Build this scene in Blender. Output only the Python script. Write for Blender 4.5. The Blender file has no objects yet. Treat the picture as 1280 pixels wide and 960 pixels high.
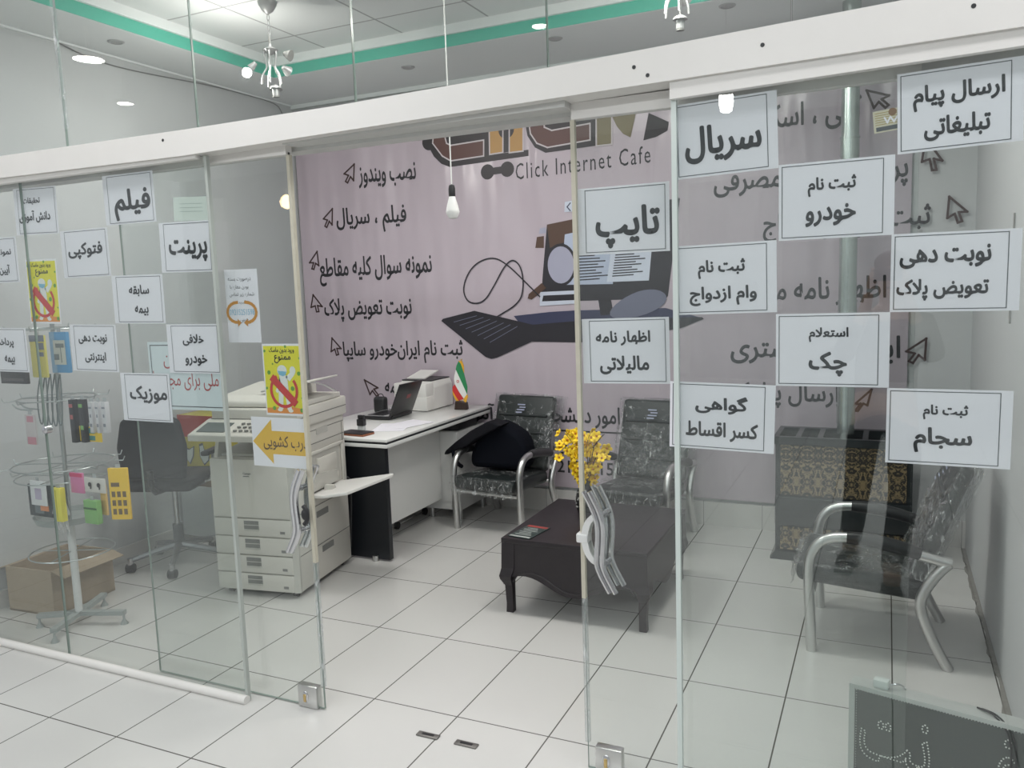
import bpy, bmesh, math, random, unicodedata
from mathutils import Vector, Matrix, Euler

# ------------------------------------------------------------------ camera, world, lights, exposure
S = bpy.context.scene
COL = S.collection
S.view_settings.view_transform = 'Standard'
S.view_settings.look = 'None'
S.view_settings.gamma = 1.0
S.view_settings.use_curve_mapping = False
S.view_settings.exposure = 0.1
S.cycles.transparent_max_bounces = 32
S.cycles.max_bounces = 8

cam_data = bpy.data.cameras.new('camera')
cam_data.sensor_width = 36.0
cam_data.lens = 28.435
cam_data.clip_start = 0.05
cam = bpy.data.objects.new('camera', cam_data)
COL.objects.link(cam)
cam.matrix_world = Matrix((( 0.9077502,-0.01915621, 0.41907352, 2.68094583),
                           ( 0.41807778, 0.12381642,-0.89993359,-2.6228144),
                           (-0.03464886, 0.99212022, 0.12040317, 1.68185482),
                           (0, 0, 0, 1)))
S.camera = cam

world = bpy.data.worlds.new('world')
S.world = world
world.use_nodes = True
world.node_tree.nodes['Background'].inputs[0].default_value = (0.86, 0.90, 0.95, 1)
world.node_tree.nodes['Background'].inputs[1].default_value = 0.55

def area_light(name, loc, sx, sy, power, color=(1, .97, .93), rot=(0, 0, 0)):
    l = bpy.data.lights.new(name, 'AREA')
    l.shape = 'RECTANGLE'; l.size = sx; l.size_y = sy
    l.energy = power; l.color = color
    o = bpy.data.objects.new(name, l)
    o.location = loc; o.rotation_euler = rot
    COL.objects.link(o)
    return o

area_light('corridor_ceiling_lamp', (0.6, -.85, 3.38), 1.4, .3, 17, (.98, .98, 1))
area_light('corridor_ceiling_lamp', (3.4, -.95, 3.38), 1.4, .3, 17, (.98, .98, 1))
area_light('corridor_ceiling_lamp', (-.9, -.75, 3.38), .6, .3, 9, (.98, .98, 1))
area_light('corridor_rear_lamp', (-2.0, -4.6, 3.38), 1.8, .3, 75, (.95, .98, 1))
area_light('corridor_rear_lamp', (1.6, -4.6, 3.38), 1.8, .3, 75, (.95, .98, 1))
area_light('corridor_rear_lamp', (5.0, -4.6, 3.38), 1.8, .3, 75, (.95, .98, 1))
area_light('added_shop_fill', (0.0, .9, 3.31), .8, .5, 22, (1, .98, .95))  # both shop fills are added area lights without fixtures
area_light('added_shop_fill', (1.9, .9, 3.31), .8, .5, 22, (1, .98, .95))

# ------------------------------------------------------------------ materials
MATS = {}
def mat(name, col, rough=.5, metal=0., spec=.5, bump=None, noise=None, emit=0., coat=0.):
    if name in MATS: return MATS[name]
    m = bpy.data.materials.new(name); m.use_nodes = True
    nt = m.node_tree; b = nt.nodes['Principled BSDF']
    b.inputs['Base Color'].default_value = (*col, 1)
    b.inputs['Roughness'].default_value = rough
    b.inputs['Metallic'].default_value = metal
    b.inputs['Specular IOR Level'].default_value = spec
    b.inputs['Coat Weight'].default_value = coat
    if emit:
        b.inputs['Emission Color'].default_value = (*col, 1)
        b.inputs['Emission Strength'].default_value = emit
    if noise or bump:
        tc = nt.nodes.new('ShaderNodeTexCoord')
        nz = nt.nodes.new('ShaderNodeTexNoise')
        nz.inputs['Scale'].default_value = (noise or bump)[0]
        nz.inputs['Detail'].default_value = 4
        nt.links.new(tc.outputs['Object'], nz.inputs['Vector'])
        if noise:
            mx = nt.nodes.new('ShaderNodeMix'); mx.data_type = 'RGBA'
            k = noise[1]
            mx.inputs[6].default_value = (*[c * (1 - k) for c in col], 1)
            mx.inputs[7].default_value = (*[min(1, c * (1 + k)) for c in col], 1)
            nt.links.new(nz.outputs['Fac'], mx.inputs[0])
            nt.links.new(mx.outputs[2], b.inputs['Base Color'])
        if bump:
            bp = nt.nodes.new('ShaderNodeBump')
            bp.inputs['Strength'].default_value = bump[1]
            bp.inputs['Distance'].default_value = .01
            nt.links.new(nz.outputs['Fac'], bp.inputs['Height'])
            nt.links.new(bp.outputs['Normal'], b.inputs['Normal'])
    MATS[name] = m
    return m

def sheer(name, tint, rough=.0, ior=1.5, bump=None, haze=0.):
    """thin clear sheet: tinted see-through with Fresnel reflection on both faces"""
    m = bpy.data.materials.new(name); m.use_nodes = True
    nt = m.node_tree; nt.nodes.clear()
    out = nt.nodes.new('ShaderNodeOutputMaterial')
    tr = nt.nodes.new('ShaderNodeBsdfTransparent'); tr.inputs[0].default_value = (*tint, 1)
    gl = nt.nodes.new('ShaderNodeBsdfGlossy'); gl.inputs['Roughness'].default_value = rough
    fr = nt.nodes.new('ShaderNodeFresnel')
    ge = nt.nodes.new('ShaderNodeNewGeometry')
    ma = nt.nodes.new('ShaderNodeMath'); ma.operation = 'MULTIPLY_ADD'
    ma.inputs[1].default_value = 1 / ior - ior; ma.inputs[2].default_value = ior
    nt.links.new(ge.outputs['Backfacing'], ma.inputs[0])
    nt.links.new(ma.outputs[0], fr.inputs['IOR'])
    mx = nt.nodes.new('ShaderNodeMixShader')
    nt.links.new(fr.outputs[0], mx.inputs[0])
    base = tr.outputs[0]
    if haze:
        # white streaks painted in for glints on the creased film
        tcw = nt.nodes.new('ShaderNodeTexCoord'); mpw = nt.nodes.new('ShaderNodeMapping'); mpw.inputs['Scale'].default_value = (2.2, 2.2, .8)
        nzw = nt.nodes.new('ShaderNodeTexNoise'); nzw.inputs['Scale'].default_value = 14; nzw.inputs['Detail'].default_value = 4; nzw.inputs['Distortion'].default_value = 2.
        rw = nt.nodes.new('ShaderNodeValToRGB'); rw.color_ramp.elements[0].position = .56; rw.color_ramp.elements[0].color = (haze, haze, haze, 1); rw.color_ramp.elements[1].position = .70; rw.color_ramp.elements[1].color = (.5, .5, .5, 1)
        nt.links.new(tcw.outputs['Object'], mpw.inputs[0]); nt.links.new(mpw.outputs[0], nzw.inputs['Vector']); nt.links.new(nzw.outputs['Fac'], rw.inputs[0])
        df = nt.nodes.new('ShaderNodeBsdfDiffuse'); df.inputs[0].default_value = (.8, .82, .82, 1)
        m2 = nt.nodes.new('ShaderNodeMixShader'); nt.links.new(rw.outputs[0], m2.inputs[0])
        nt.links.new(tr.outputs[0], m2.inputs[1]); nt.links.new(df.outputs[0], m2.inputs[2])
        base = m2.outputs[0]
    nt.links.new(base, mx.inputs[1]); nt.links.new(gl.outputs[0], mx.inputs[2])
    if bump:
        tc = nt.nodes.new('ShaderNodeTexCoord'); mp = nt.nodes.new('ShaderNodeMapping')
        mp.inputs['Scale'].default_value = bump[2]
        nz = nt.nodes.new('ShaderNodeTexNoise'); nz.inputs['Scale'].default_value = bump[0]
        nz.inputs['Detail'].default_value = 3; nz.inputs['Distortion'].default_value = 1.2
        bp = nt.nodes.new('ShaderNodeBump'); bp.inputs['Strength'].default_value = bump[1]
        bp.inputs['Distance'].default_value = .02
        nt.links.new(tc.outputs['Object'], mp.inputs[0]); nt.links.new(mp.outputs[0], nz.inputs['Vector'])
        nt.links.new(nz.outputs['Fac'], bp.inputs['Height'])
        nt.links.new(bp.outputs['Normal'], gl.inputs['Normal']); nt.links.new(bp.outputs['Normal'], fr.inputs['Normal'])
    nt.links.new(mx.outputs[0], out.inputs[0])
    MATS[name] = m
    return m

def grid_mat(name, tile, grout, sx, sy, gap, rough, ox=0., oy=0., vary=.03, gap_y=None, coat=0.):
    """rectangular tiles laid on the object's x and y axes"""
    m = bpy.data.materials.new(name); m.use_nodes = True
    nt = m.node_tree; b = nt.nodes['Principled BSDF']
    tc = nt.nodes.new('ShaderNodeTexCoord'); sp = nt.nodes.new('ShaderNodeSeparateXYZ')
    nt.links.new(tc.outputs['Object'], sp.inputs[0])
    def M(op, a, c=None, d=None):
        n = nt.nodes.new('ShaderNodeMath'); n.operation = op
        for i, v in enumerate((a, c, d)):
            if v is None: continue
            if isinstance(v, (int, float)): n.inputs[i].default_value = v
            else: nt.links.new(v, n.inputs[i])
        return n.outputs[0]
    ax = M('DIVIDE', M('ADD', sp.outputs[0], ox), sx); ay = M('DIVIDE', M('ADD', sp.outputs[1], oy), sy)
    dx = M('MULTIPLY', M('ABSOLUTE', M('SUBTRACT', M('FRACT', M('ADD', ax, .5)), .5)), sx)
    dy = M('MULTIPLY', M('ABSOLUTE', M('SUBTRACT', M('FRACT', M('ADD', ay, .5)), .5)), sy)
    line = M('MAXIMUM', M('LESS_THAN', dx, gap), M('LESS_THAN', dy, gap_y or gap))
    cv = nt.nodes.new('ShaderNodeCombineXYZ')
    nt.links.new(M('FLOOR', ax), cv.inputs[0]); nt.links.new(M('FLOOR', ay), cv.inputs[1])
    wn = nt.nodes.new('ShaderNodeTexWhiteNoise'); nt.links.new(cv.outputs[0], wn.inputs[0])
    nz = nt.nodes.new('ShaderNodeTexNoise'); nz.inputs['Scale'].default_value = 1.7; nz.inputs['Detail'].default_value = 5
    nt.links.new(tc.outputs['Object'], nz.inputs['Vector'])
    f = M('ADD', M('MULTIPLY', wn.outputs['Value'], .5), M('MULTIPLY', nz.outputs['Fac'], .5))
    m1 = nt.nodes.new('ShaderNodeMix'); m1.data_type = 'RGBA'
    m1.inputs[6].default_value = (*[c * (1 - vary) for c in tile], 1)
    m1.inputs[7].default_value = (*[c * (1 + vary) for c in tile], 1)
    nt.links.new(f, m1.inputs[0])
    m2 = nt.nodes.new('ShaderNodeMix'); m2.data_type = 'RGBA'
    nt.links.new(line, m2.inputs[0]); nt.links.new(m1.outputs[2], m2.inputs[6])
    m2.inputs[7].default_value = (*grout, 1)
    nt.links.new(m2.outputs[2], b.inputs['Base Color'])
    b.inputs['Roughness'].default_value = rough
    b.inputs['Coat Weight'].default_value = coat
    MATS[name] = m
    return m

# ------------------------------------------------------------------ mesh helpers
class MB:
    """collects shapes, then links them as one mesh object"""
    def __init__(s): s.bm = bmesh.new()
    def _fin(s, faces, mi, smooth=False):
        for f in faces: f.material_index = mi; f.smooth = smooth
    def quad(s, pts, mi=0):
        f = s.bm.faces.new([s.bm.verts.new(p) for p in pts]); f.material_index = mi; return s
    def box(s, c, d, rot=None, mi=0, bev=0., seg=2):
        r = bmesh.ops.create_cube(s.bm, size=1.0); vs = r['verts']
        M = Matrix.LocRotScale(Vector(c), Euler(rot) if rot else None, Vector(d))
        bmesh.ops.transform(s.bm, matrix=M, verts=vs)
        fs = set(f for v in vs for f in v.link_faces)
        if bev:
            es = list(set(e for v in vs for e in v.link_edges))
            rr = bmesh.ops.bevel(s.bm, geom=es, offset=bev, segments=seg, affect='EDGES', profile=.5)
            fs = set(f for v in rr['verts'] for f in v.link_faces) | set(f for f in fs if f.is_valid)
            for f in rr['faces']: fs.add(f)
        s._fin(fs, mi, bool(bev)); return s
    def span(s, a, b, mi=0, bev=0., seg=2):
        return s.box([(p + q) / 2 for p, q in zip(a, b)], [abs(q - p) for p, q in zip(a, b)], None, mi, bev, seg)
    def prism(s, pts, ax, a, b, mi=0, bev=0., seg=2, mi_side=None):
        """polygon in the two other axes, extruded along ax from a to b"""
        i = 'xyz'.index(ax)
        def P(p, w):
            l = list(p); l.insert(i, w); return l
        va = [s.bm.verts.new(P(p, a)) for p in pts]; vb = [s.bm.verts.new(P(p, b)) for p in pts]
        fs = [s.bm.faces.new(va), s.bm.faces.new(vb[::-1])]
        n = len(pts)
        sd = [s.bm.faces.new([va[k], vb[k], vb[(k + 1) % n], va[(k + 1) % n]]) for k in range(n)]
        s._fin(fs, mi); s._fin(sd, mi if mi_side is None else mi_side)
        bmesh.ops.recalc_face_normals(s.bm, faces=fs + sd)
        if bev:
            es = list(set(e for f in fs + sd for e in f.edges))
            rr = bmesh.ops.bevel(s.bm, geom=es, offset=bev, segments=seg, affect='EDGES', profile=.5)
            allf = set(rr['faces']) | set(f for f in fs + sd if f.is_valid)
            for f in allf: f.smooth = True
        return s
    def poly(s, pts, y, mi=0):
        """flat polygon of (x, z) points facing -y"""
        ar = sum(p[0] * q[1] - q[0] * p[1] for p, q in zip(pts, pts[1:] + pts[:1]))
        if ar < 0: pts = pts[::-1]
        f = s.bm.faces.new([s.bm.verts.new((p[0], y, p[1])) for p in pts]); f.material_index = mi
        return s
    def stroke(s, pts, w, y, mi=0, closed=False):
        n = len(pts)
        for k in range(n if closed else n - 1):
            a = Vector(pts[k]); b = Vector(pts[(k + 1) % n]); d = (b - a)
            if d.length < 1e-6: continue
            d.normalize(); t = Vector((-d.y, d.x)) * w / 2; e = d * w / 2
            q = [a - e - t, b + e - t, b + e + t, a - e + t]
            s.poly([tuple(v) for v in q], y - .00002 * k, mi)
        return s
    def disc(s, c, r, y, mi=0, n=20, rz=None):
        return s.poly([(c[0] + r * math.cos(t * 2 * math.pi / n), c[1] + (rz or r) * math.sin(t * 2 * math.pi / n)) for t in range(n)], y, mi)
    def cyl(s, p0, p1, r, r2=None, seg=16, mi=0, caps=True):
        p0 = Vector(p0); p1 = Vector(p1); d = p1 - p0
        q = d.to_track_quat('Z', 'Y').to_matrix().to_4x4()
        rr = bmesh.ops.create_cone(s.bm, cap_ends=caps, segments=seg, radius1=r, radius2=r if r2 is None else r2, depth=d.length)
        bmesh.ops.transform(s.bm, matrix=Matrix.Translation((p0 + p1) / 2) @ q, verts=rr['verts'])
        s._fin(set(f for v in rr['verts'] for f in v.link_faces), mi, True); return s
    def ball(s, c, r, mi=0, u=14, v=8, rot=None):
        rr = bmesh.ops.create_uvsphere(s.bm, u_segments=u, v_segments=v, radius=1)
        sc = r if hasattr(r, '__len__') else (r, r, r)
        bmesh.ops.transform(s.bm, matrix=Matrix.LocRotScale(Vector(c), Euler(rot) if rot else None, Vector(sc)), verts=rr['verts'])
        s._fin(set(f for w in rr['verts'] for f in w.link_faces), mi, True); return s
    def tube(s, pts, r, seg=10, mi=0, smooth=0, closed=False):
        pts = [Vector(p) for p in pts]
        for _ in range(smooth):
            q = [] if closed else [pts[0]]
            for a, b in zip(pts, pts[1:] + (pts[:1] if closed else [])):
                q += [a.lerp(b, .25), a.lerp(b, .75)]
            if not closed: q.append(pts[-1])
            pts = q
        n = len(pts); rings = []; up = None
        for k in range(n):
            if closed: d = pts[(k + 1) % n] - pts[k - 1]
            else: d = pts[min(k + 1, n - 1)] - pts[max(k - 1, 0)]
            d.normalize()
            if up is None:
                up = Vector((0, 0, 1)) if abs(d.z) < .9 else Vector((1, 0, 0))
            x = d.cross(up).normalized(); up = x.cross(d).normalized()
            if isinstance(r, list):
                f = k / max(n - 1, 1) * (len(r) - 1); i0 = min(int(f), len(r) - 2); rad = r[i0] + (r[i0 + 1] - r[i0]) * (f - i0)
            else: rad = r
            rings.append([s.bm.verts.new(pts[k] + (x * math.cos(t) + up * math.sin(t)) * rad) for t in [j * 2 * math.pi / seg for j in range(seg)]])
        fs = []
        for k in range(n if closed else n - 1):
            A = rings[k]; B = rings[(k + 1) % n]
            for j in range(seg):
                fs.append(s.bm.faces.new([A[j], A[(j + 1) % seg], B[(j + 1) % seg], B[j]]))
        s._fin(fs, mi, True)
        if not closed:
            c = [s.bm.faces.new(rings[0][::-1]), s.bm.faces.new(rings[-1])]; s._fin(c, mi)
            fs += c
        bmesh.ops.recalc_face_normals(s.bm, faces=fs)
        return s
    def lathe(s, prof, c=(0, 0, 0), seg=24, mi=0):
        """(radius, height) profile turned round the vertical through c"""
        rings = []
        for r, z in prof:
            rings.append([s.bm.verts.new((c[0] + r * math.cos(t), c[1] + r * math.sin(t), c[2] + z)) for t in [j * 2 * math.pi / seg for j in range(seg)]])
        fs = []
        for A, B in zip(rings, rings[1:]):
            for j in range(seg): fs.append(s.bm.faces.new([A[j], A[(j + 1) % seg], B[(j + 1) % seg], B[j]]))
        s._fin(fs, mi, True)
        for A, rv in ((rings[0], True), (rings[-1], False)):
            f = s.bm.faces.new(A[::-1] if rv else A); s._fin([f], mi); fs.append(f)
        bmesh.ops.recalc_face_normals(s.bm, faces=fs)
        return s
    def move(s, M):
        bmesh.ops.transform(s.bm, matrix=M, verts=s.bm.verts); return s
    def build(s, name, mats, parent=None, loc=None, rot=None, crisp=40):
        lim = math.radians(crisp)
        for e in s.bm.edges:
            if len(e.link_faces) == 2 and e.calc_face_angle(0) > lim: e.smooth = False
        me = bpy.data.meshes.new(name); s.bm.to_mesh(me); s.bm.free()
        for m in (mats if isinstance(mats, (list, tuple)) else [mats]): me.materials.append(m)
        o = bpy.data.objects.new(name, me); COL.objects.link(o)
        if parent: o.parent = parent
        if loc: o.location = loc
        if rot: o.rotation_euler = rot
        return o

def tag(o, label, cat, group=None, kind=None):
    o['label'] = label; o['category'] = cat
    if group: o['group'] = group
    if kind: o['kind'] = kind
    return o
def thing(name, label, cat, loc=(0, 0, 0), rz=0., group=None):
    o = bpy.data.objects.new(name, None); o.empty_display_size = .1
    COL.objects.link(o); o.location = loc; o.rotation_euler = (0, 0, rz)
    return tag(o, label, cat, group)
def struct(o, label, cat):
    o['kind'] = 'structure'; o['label'] = label; o['category'] = cat
    return o
def dup(root, loc, rz, label):
    """a copy of a thing with copies of its parts and sub-parts"""
    r = root.copy(); COL.objects.link(r); r.location = loc; r.rotation_euler = (0, 0, rz); r['label'] = label
    def rec(a, b):
        for ch in list(a.children):
            c = ch.copy(); COL.objects.link(c); c.parent = b; rec(ch, c)
    rec(root, r)
    return r

# ------------------------------------------------------------------ lettering (joined Persian forms laid out right to left)
FORMS = {}
for cp in list(range(0xFB50, 0xFE00)) + list(range(0xFE70, 0xFEFD)):
    d = unicodedata.decomposition(chr(cp)).split()
    if len(d) == 2 and d[0][0] == '<':
        FORMS.setdefault((chr(int(d[1], 16)), d[0][1:-1]), chr(cp))
RIGHT_ONLY = set('اآأدذرزژوؤة')
def joins_next(c): return '\u0620' <= c <= '\u06d3' and c not in RIGHT_ONLY and c not in 'ء،؛؟'
def joins_prev(c): return '\u0620' <= c <= '\u06d3' and c not in 'ء،؛؟'
def persian(t):
    out = []; i = 0; prev = False
    while i < len(t):
        c = t[i]
        if c == '\u200c': prev = False; i += 1; continue
        if c == 'ل' and i + 1 < len(t) and t[i + 1] == 'ا':
            out.append('\ufefc' if prev else '\ufefb'); prev = False; i += 2; continue
        nx = t[i + 1] if i + 1 < len(t) else ' '
        jn = joins_next(c) and joins_prev(nx)
        f = ('medial' if jn else 'final') if (prev and joins_prev(c)) else ('initial' if jn else 'isolated')
        out.append(FORMS.get((c, f), FORMS.get((c, 'isolated'), c)))
        prev = jn; i += 1
    return ''.join(out[::-1])
GLYPH = {}
def glyphs(t):
    if t in GLYPH: return GLYPH[t]
    cu = bpy.data.curves.new('t', 'FONT')
    cu.body = persian(t) if any(ord(c) > 0x600 for c in t) else t
    cu.resolution_u = 2
    if t.startswith('Click '): cu.space_character = 1.22
    o = bpy.data.objects.new('t', cu); COL.objects.link(o)
    me = bpy.data.meshes.new_from_object(o.evaluated_get(bpy.context.evaluated_depsgraph_get()))
    vs = [(v.co.x, v.co.y) for v in me.vertices]; fs = [tuple(p.vertices) for p in me.polygons]
    COL.objects.unlink(o); bpy.data.objects.remove(o); bpy.data.curves.remove(cu); bpy.data.meshes.remove(me)
    x0 = min(v[0] for v in vs); x1 = max(v[0] for v in vs); y0 = min(v[1] for v in vs); y1 = max(v[1] for v in vs)
    GLYPH[t] = ([((v[0] - x0) / (x1 - x0), (v[1] - y0) / (y1 - y0)) for v in vs], fs, x1 - x0, y1 - y0)
    return GLYPH[t]
def write(mb, t, x0, x1, z0, z1, y, mi=0, bold=.03, slope=0.):
    """lettering filling the box x0..x1, z0..z1 on the plane y, facing -y; strokes thickened by bold ems"""
    vs, fs, w, h = glyphs(t)
    rx = bold * (x1 - x0) / w; rz = bold * (z1 - z0) / h
    x0 += rx; x1 -= rx; z0 += rz; z1 -= rz
    ring = [(0, 0)] + ([(math.cos(k * math.pi / 4) * rx, math.sin(k * math.pi / 4) * rz) for k in range(8)] if bold else [])
    for k, (dx, dz) in enumerate(ring):
        bv = [mb.bm.verts.new((x0 + (x1 - x0) * u + dx, y - .00003 * k, z0 + (z1 - z0) * v + dz + slope * (x1 - x0) * (u - .5))) for u, v in vs]
        for f in fs:
            try: nf = mb.bm.faces.new([bv[i] for i in f]); nf.material_index = mi
            except ValueError: pass
    return mb

# ------------------------------------------------------------------ setting
plaster = mat('white_plaster', (.52, .535, .54), .75, noise=(3, .04), bump=(60, .08))
soffit_paint = mat('ceiling_paint', (.76, .79, .79), .8)
white_paint = mat('white_enamel', (.72, .70, .67), .35, noise=(8, .03))
grey_alu = mat('grey_profile', (.55, .55, .53), .45)
floor_tile = grid_mat('floor_tiles', (.60, .592, .572), (.12, .115, .105), .39, .6107, .0028, .2, vary=.025)
ceil_tile = grid_mat('ceiling_panels', (.74, .76, .76), (.36, .37, .37), .62, .62, .007, .8, .2, .1)
base_tile = grid_mat('skirting_tiles', (.62, .61, .59), (.3, .3, .29), .39, 50, .002, .25)
green_band = mat('green_band', (.08, .44, .33), .5)
lettering_black = mat('black_print', (.025, .025, .03), .45)
chrome = mat('chrome', (.62, .62, .63), .18, .9)
satin = mat('satin_metal', (.62, .62, .61), .3, 1.)
black_plastic = mat('black_plastic', (.02, .02, .022), .4)
glass = sheer('clear_glass', (.950, .967, .960), 0., 1.6)
glass_edge = mat('glass_edge', (.24, .30, .27), .2)

LX, RX, BY = -1.76, 3.14, 2.86
floor = struct(MB().span((-7, -7, -.1), (8, 2.9, 0)).build('floor', floor_tile), 'pale oblong floor tiles with dark grout running from corridor into shop', 'floor')
struct(MB().span((LX - .1, BY, 0), (RX + .1, BY + .1, 3.5)).build('wall_back', plaster), 'plain back wall of the shop behind the pink banner', 'wall')
struct(MB().span((LX - .1, -.2, 0), (LX, BY, 3.5)).build('wall_left', plaster), 'grey plaster wall on the left of the shop', 'wall')
struct(MB().span((RX, -.2, 0), (RX + .1, BY, 3.5)).build('wall_right', plaster), 'grey plaster wall on the right of the shop', 'wall')
struct(MB().span((LX, BY - .022, 0), (RX, BY, .165)).build('baseboard_back', base_tile), 'pale tiled skirting along the back wall', 'skirting')
gr = MB(); rn = random.Random(2); gp = [(RX - .012 - rn.uniform(0, .022), -.18 + k * .06) for k in range(51)]; gr.prism(gp + [(RX, 2.82), (RX, -.18)], 'z', 0, .004)
struct(gr.build('baseboard_right', mat('grimy_mortar', (.22, .21, .19), .9, noise=(30, .3))), 'rough dark mortar joint along the foot of the right wall', 'joint')
struct(MB().span((LX, -.18, 0), (LX + .012, BY - .022, .1)).build('baseboard_left', base_tile), 'pale skirting along the left wall', 'skirting')

# tray ceiling: soffit ring, stepped green and white edge, panelled centre
CZ = 3.2; ix0, ix1, iy0, iy1 = -1.29, 2.72, .18, 2.10
c = MB()
c.span((LX, iy1, CZ), (RX, BY, CZ + .2), 0); c.span((LX, -.2, CZ), (RX, iy0, CZ + .2), 0)
c.span((LX, iy0, CZ), (ix0, iy1, CZ + .2), 0); c.span((ix1, iy0, CZ), (RX, iy1, CZ + .2), 0)
ceiling = struct(c.build('ceiling', soffit_paint), 'stepped white ceiling with a lower border round a panelled centre', 'ceiling')
def ring(x0, x1, y0, y1, t, z0, z1, m, name):
    b = MB()
    b.span((x0, y1 - t, z0), (x1, y1, z1)); b.span((x0, y0, z0), (x1, y0 + t, z1))
    b.span((x0, y0 + t, z0), (x0 + t, y1 - t, z1)); b.span((x1 - t, y0 + t, z0), (x1, y1 - t, z1))
    return b.build(name, m, ceiling)
ring(ix0, ix1, iy0, iy1, .008, CZ + .002, CZ + .072, green_band, 'green_band')
ring(ix0, ix1, iy0, iy1, .03, CZ + .072, CZ + .13, soffit_paint, 'white_moulding')
MB().span((ix0, iy0, CZ + .13), (ix1, iy1, CZ + .2)).build('panelled_centre', ceil_tile, ceiling)
cm = MB()
cm.span((LX, BY - .03, CZ - .03), (RX, BY, CZ)); cm.span((LX, -.18, CZ - .012), (LX + .012, BY - .03, CZ)); cm.span((RX - .03, -.18, CZ - .03), (RX, BY - .03, CZ))
struct(cm.build('trim_1', soffit_paint), 'thin white cornice under the ceiling border', 'cornice')

# corridor outside
grey_wall = mat('corridor_wall', (.40, .41, .42), .7, noise=(2, .08))
struct(MB().span((-7, -.23, 0), (LX - .02, -.15, 3.5)).build('wall_front', plaster), 'shop front wall left of the glass', 'wall')
struct(MB().span((RX + .02, -.23, 0), (8, -.15, 3.5)).build('wall_front', plaster), 'shop front wall right of the glass', 'wall')
struct(MB().span((-7, -7.1, 0), (8, -7, 3.5)).build('wall_corridor', grey_wall), 'far wall of the corridor facing the shop', 'wall')
struct(MB().span((-7, -7, 3.4), (8, -.23, 3.5)).build('ceiling_corridor', soffit_paint), 'white ceiling of the corridor outside', 'ceiling')

# header beam above the glass, slightly sagging towards the left
bz = [(LX, 2.328), (-.9, 2.325), (.245, 2.318), (.92, 2.32), (1.6, 2.333), (2.58, 2.362), (RX, 2.38)]
b = MB()
b.prism([(x, z) for x, z in bz] + [(RX, 2.262), (1.7, 2.244), (.2, 2.222), (LX, 2.24)], 'y', -.245, -.115, 0)
for x, z in ((.115, 2.29), (2.0, 2.30), (2.36, 2.308), (2.86, 2.325), (2.04, 2.272)):
    b.cyl((x, -.246, z), (x, -.243, z), .006, seg=8, mi=1)
struct(b.build('trim_2', [white_paint, black_plastic]), 'long white header beam across the glass shop front', 'beam')
t = MB(); t.span((LX, -.115, 2.212), (RX, -.035, 2.262)); t.span((.66, -.2, 2.225), (1.765, -.115, 2.245))
struct(t.build('trim_3', grey_alu), 'grey sliding door track under the header beam', 'track')
t = MB(); t.span((LX, -.232, 2.208), (.262, -.2, 2.24), bev=.006)
struct(t.build('trim_4', white_paint), 'white capping strip over the left fixed glass', 'trim')
t = MB(); t.prism([(2.10, 2.20), (RX, 2.222), (RX, 2.262), (2.10, 2.25)], 'y', -.232, -.205)
struct(t.build('trim_5', white_paint), 'white capping strip over the right fixed glass', 'trim')
t = MB().cyl((LX, -.225, .014), (.302, -.225, .014), .019, seg=14)
struct(t.build('trim_6', white_paint), 'white rounded floor rail under the left fixed glass', 'floor rail')

def pane(name, x0, x1, z0, z1, y, th=.009):
    b = MB(); b.span((x0, y, z0), (x1, y + th, z1))
    for f in b.bm.faces: f.material_index = 0 if abs(f.normal.y) > .5 else 1
    return b
W = [(-1.755, -.812, .005, 2.22), (-.806, .292, .005, 2.22), (2.105, RX - .004, .004, 2.235)]
for k, (x0, x1, z0, z1) in enumerate(W):
    o = pane('w', x0, x1, z0, z1, -.209).build('window_%d' % (k + 1), [glass, glass_edge])
    struct(o, ['fixed glass pane at the far left of the shop front', 'fixed glass pane covered with sheets left of the doorway', 'fixed glass pane covered with sheets right of the doorway'][k], 'glass pane')
xs = [LX + .004, -.478, .262, .996, 1.716, 2.43, RX - .004]
for k in range(6):
    o = pane('w', xs[k] + .002, xs[k + 1] - .002, 2.3, CZ - .003, -.209).build('window_%d' % (k + 4), [glass, glass_edge])
    struct(o, 'high glass pane above the beam, number %s from the left' % ['one', 'two', 'three', 'four', 'five', 'six'][k], 'glass pane')
e = MB().span((.284, -.213, .005), (.297, -.196, 2.22)); e.build('edge_profile', mat('edge_grey', (.42, .45, .42), .35), bpy.data.objects['window_2'])
e = MB().span((2.099, -.213, .004), (2.114, -.196, 2.235)); e.build('edge_profile', mat('edge_pale', (.60, .66, .63), .3), bpy.data.objects['window_3'])
# clear tape on two of the high joints
tape = sheer('clear_tape', (.9, .92, .92), .12, bump=(30, .8, (1, 1, .15)), haze=.12)
strip = mat('door_edge_strip', (.52, .49, .40), .5, noise=(25, .12))

def handle_parts(parent, x, z, y, sgn):
    """pair of curved pull bars on a half-ring bracket, one each side of the pane"""
    h = MB()
    for yy, ox in ((y - .035, 0.), (y + .045, .004)):
        for dx in (-.010, .010):
            P = [(x + ox + dx - sgn * .052, yy, z + .168), (x + ox + dx - sgn * .012, yy, z + .09), (x + ox + dx - sgn * .004, yy, z + .03),
                 (x + ox + dx - sgn * .012, yy, z - .05), (x + ox + dx - sgn * .012, yy, z - .09), (x + ox + dx + sgn * .032, yy, z - .17)]
            h.tube(P, .0095, 8, 0, 2)
        for zz in (.085, -.085): h.cyl((x + ox - sgn * .008, yy, z + zz), (x + ox - sgn * .008, y + .004, z + zz), .012, seg=12)
    return h.build('pull_bars', chrome, parent)

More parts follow.
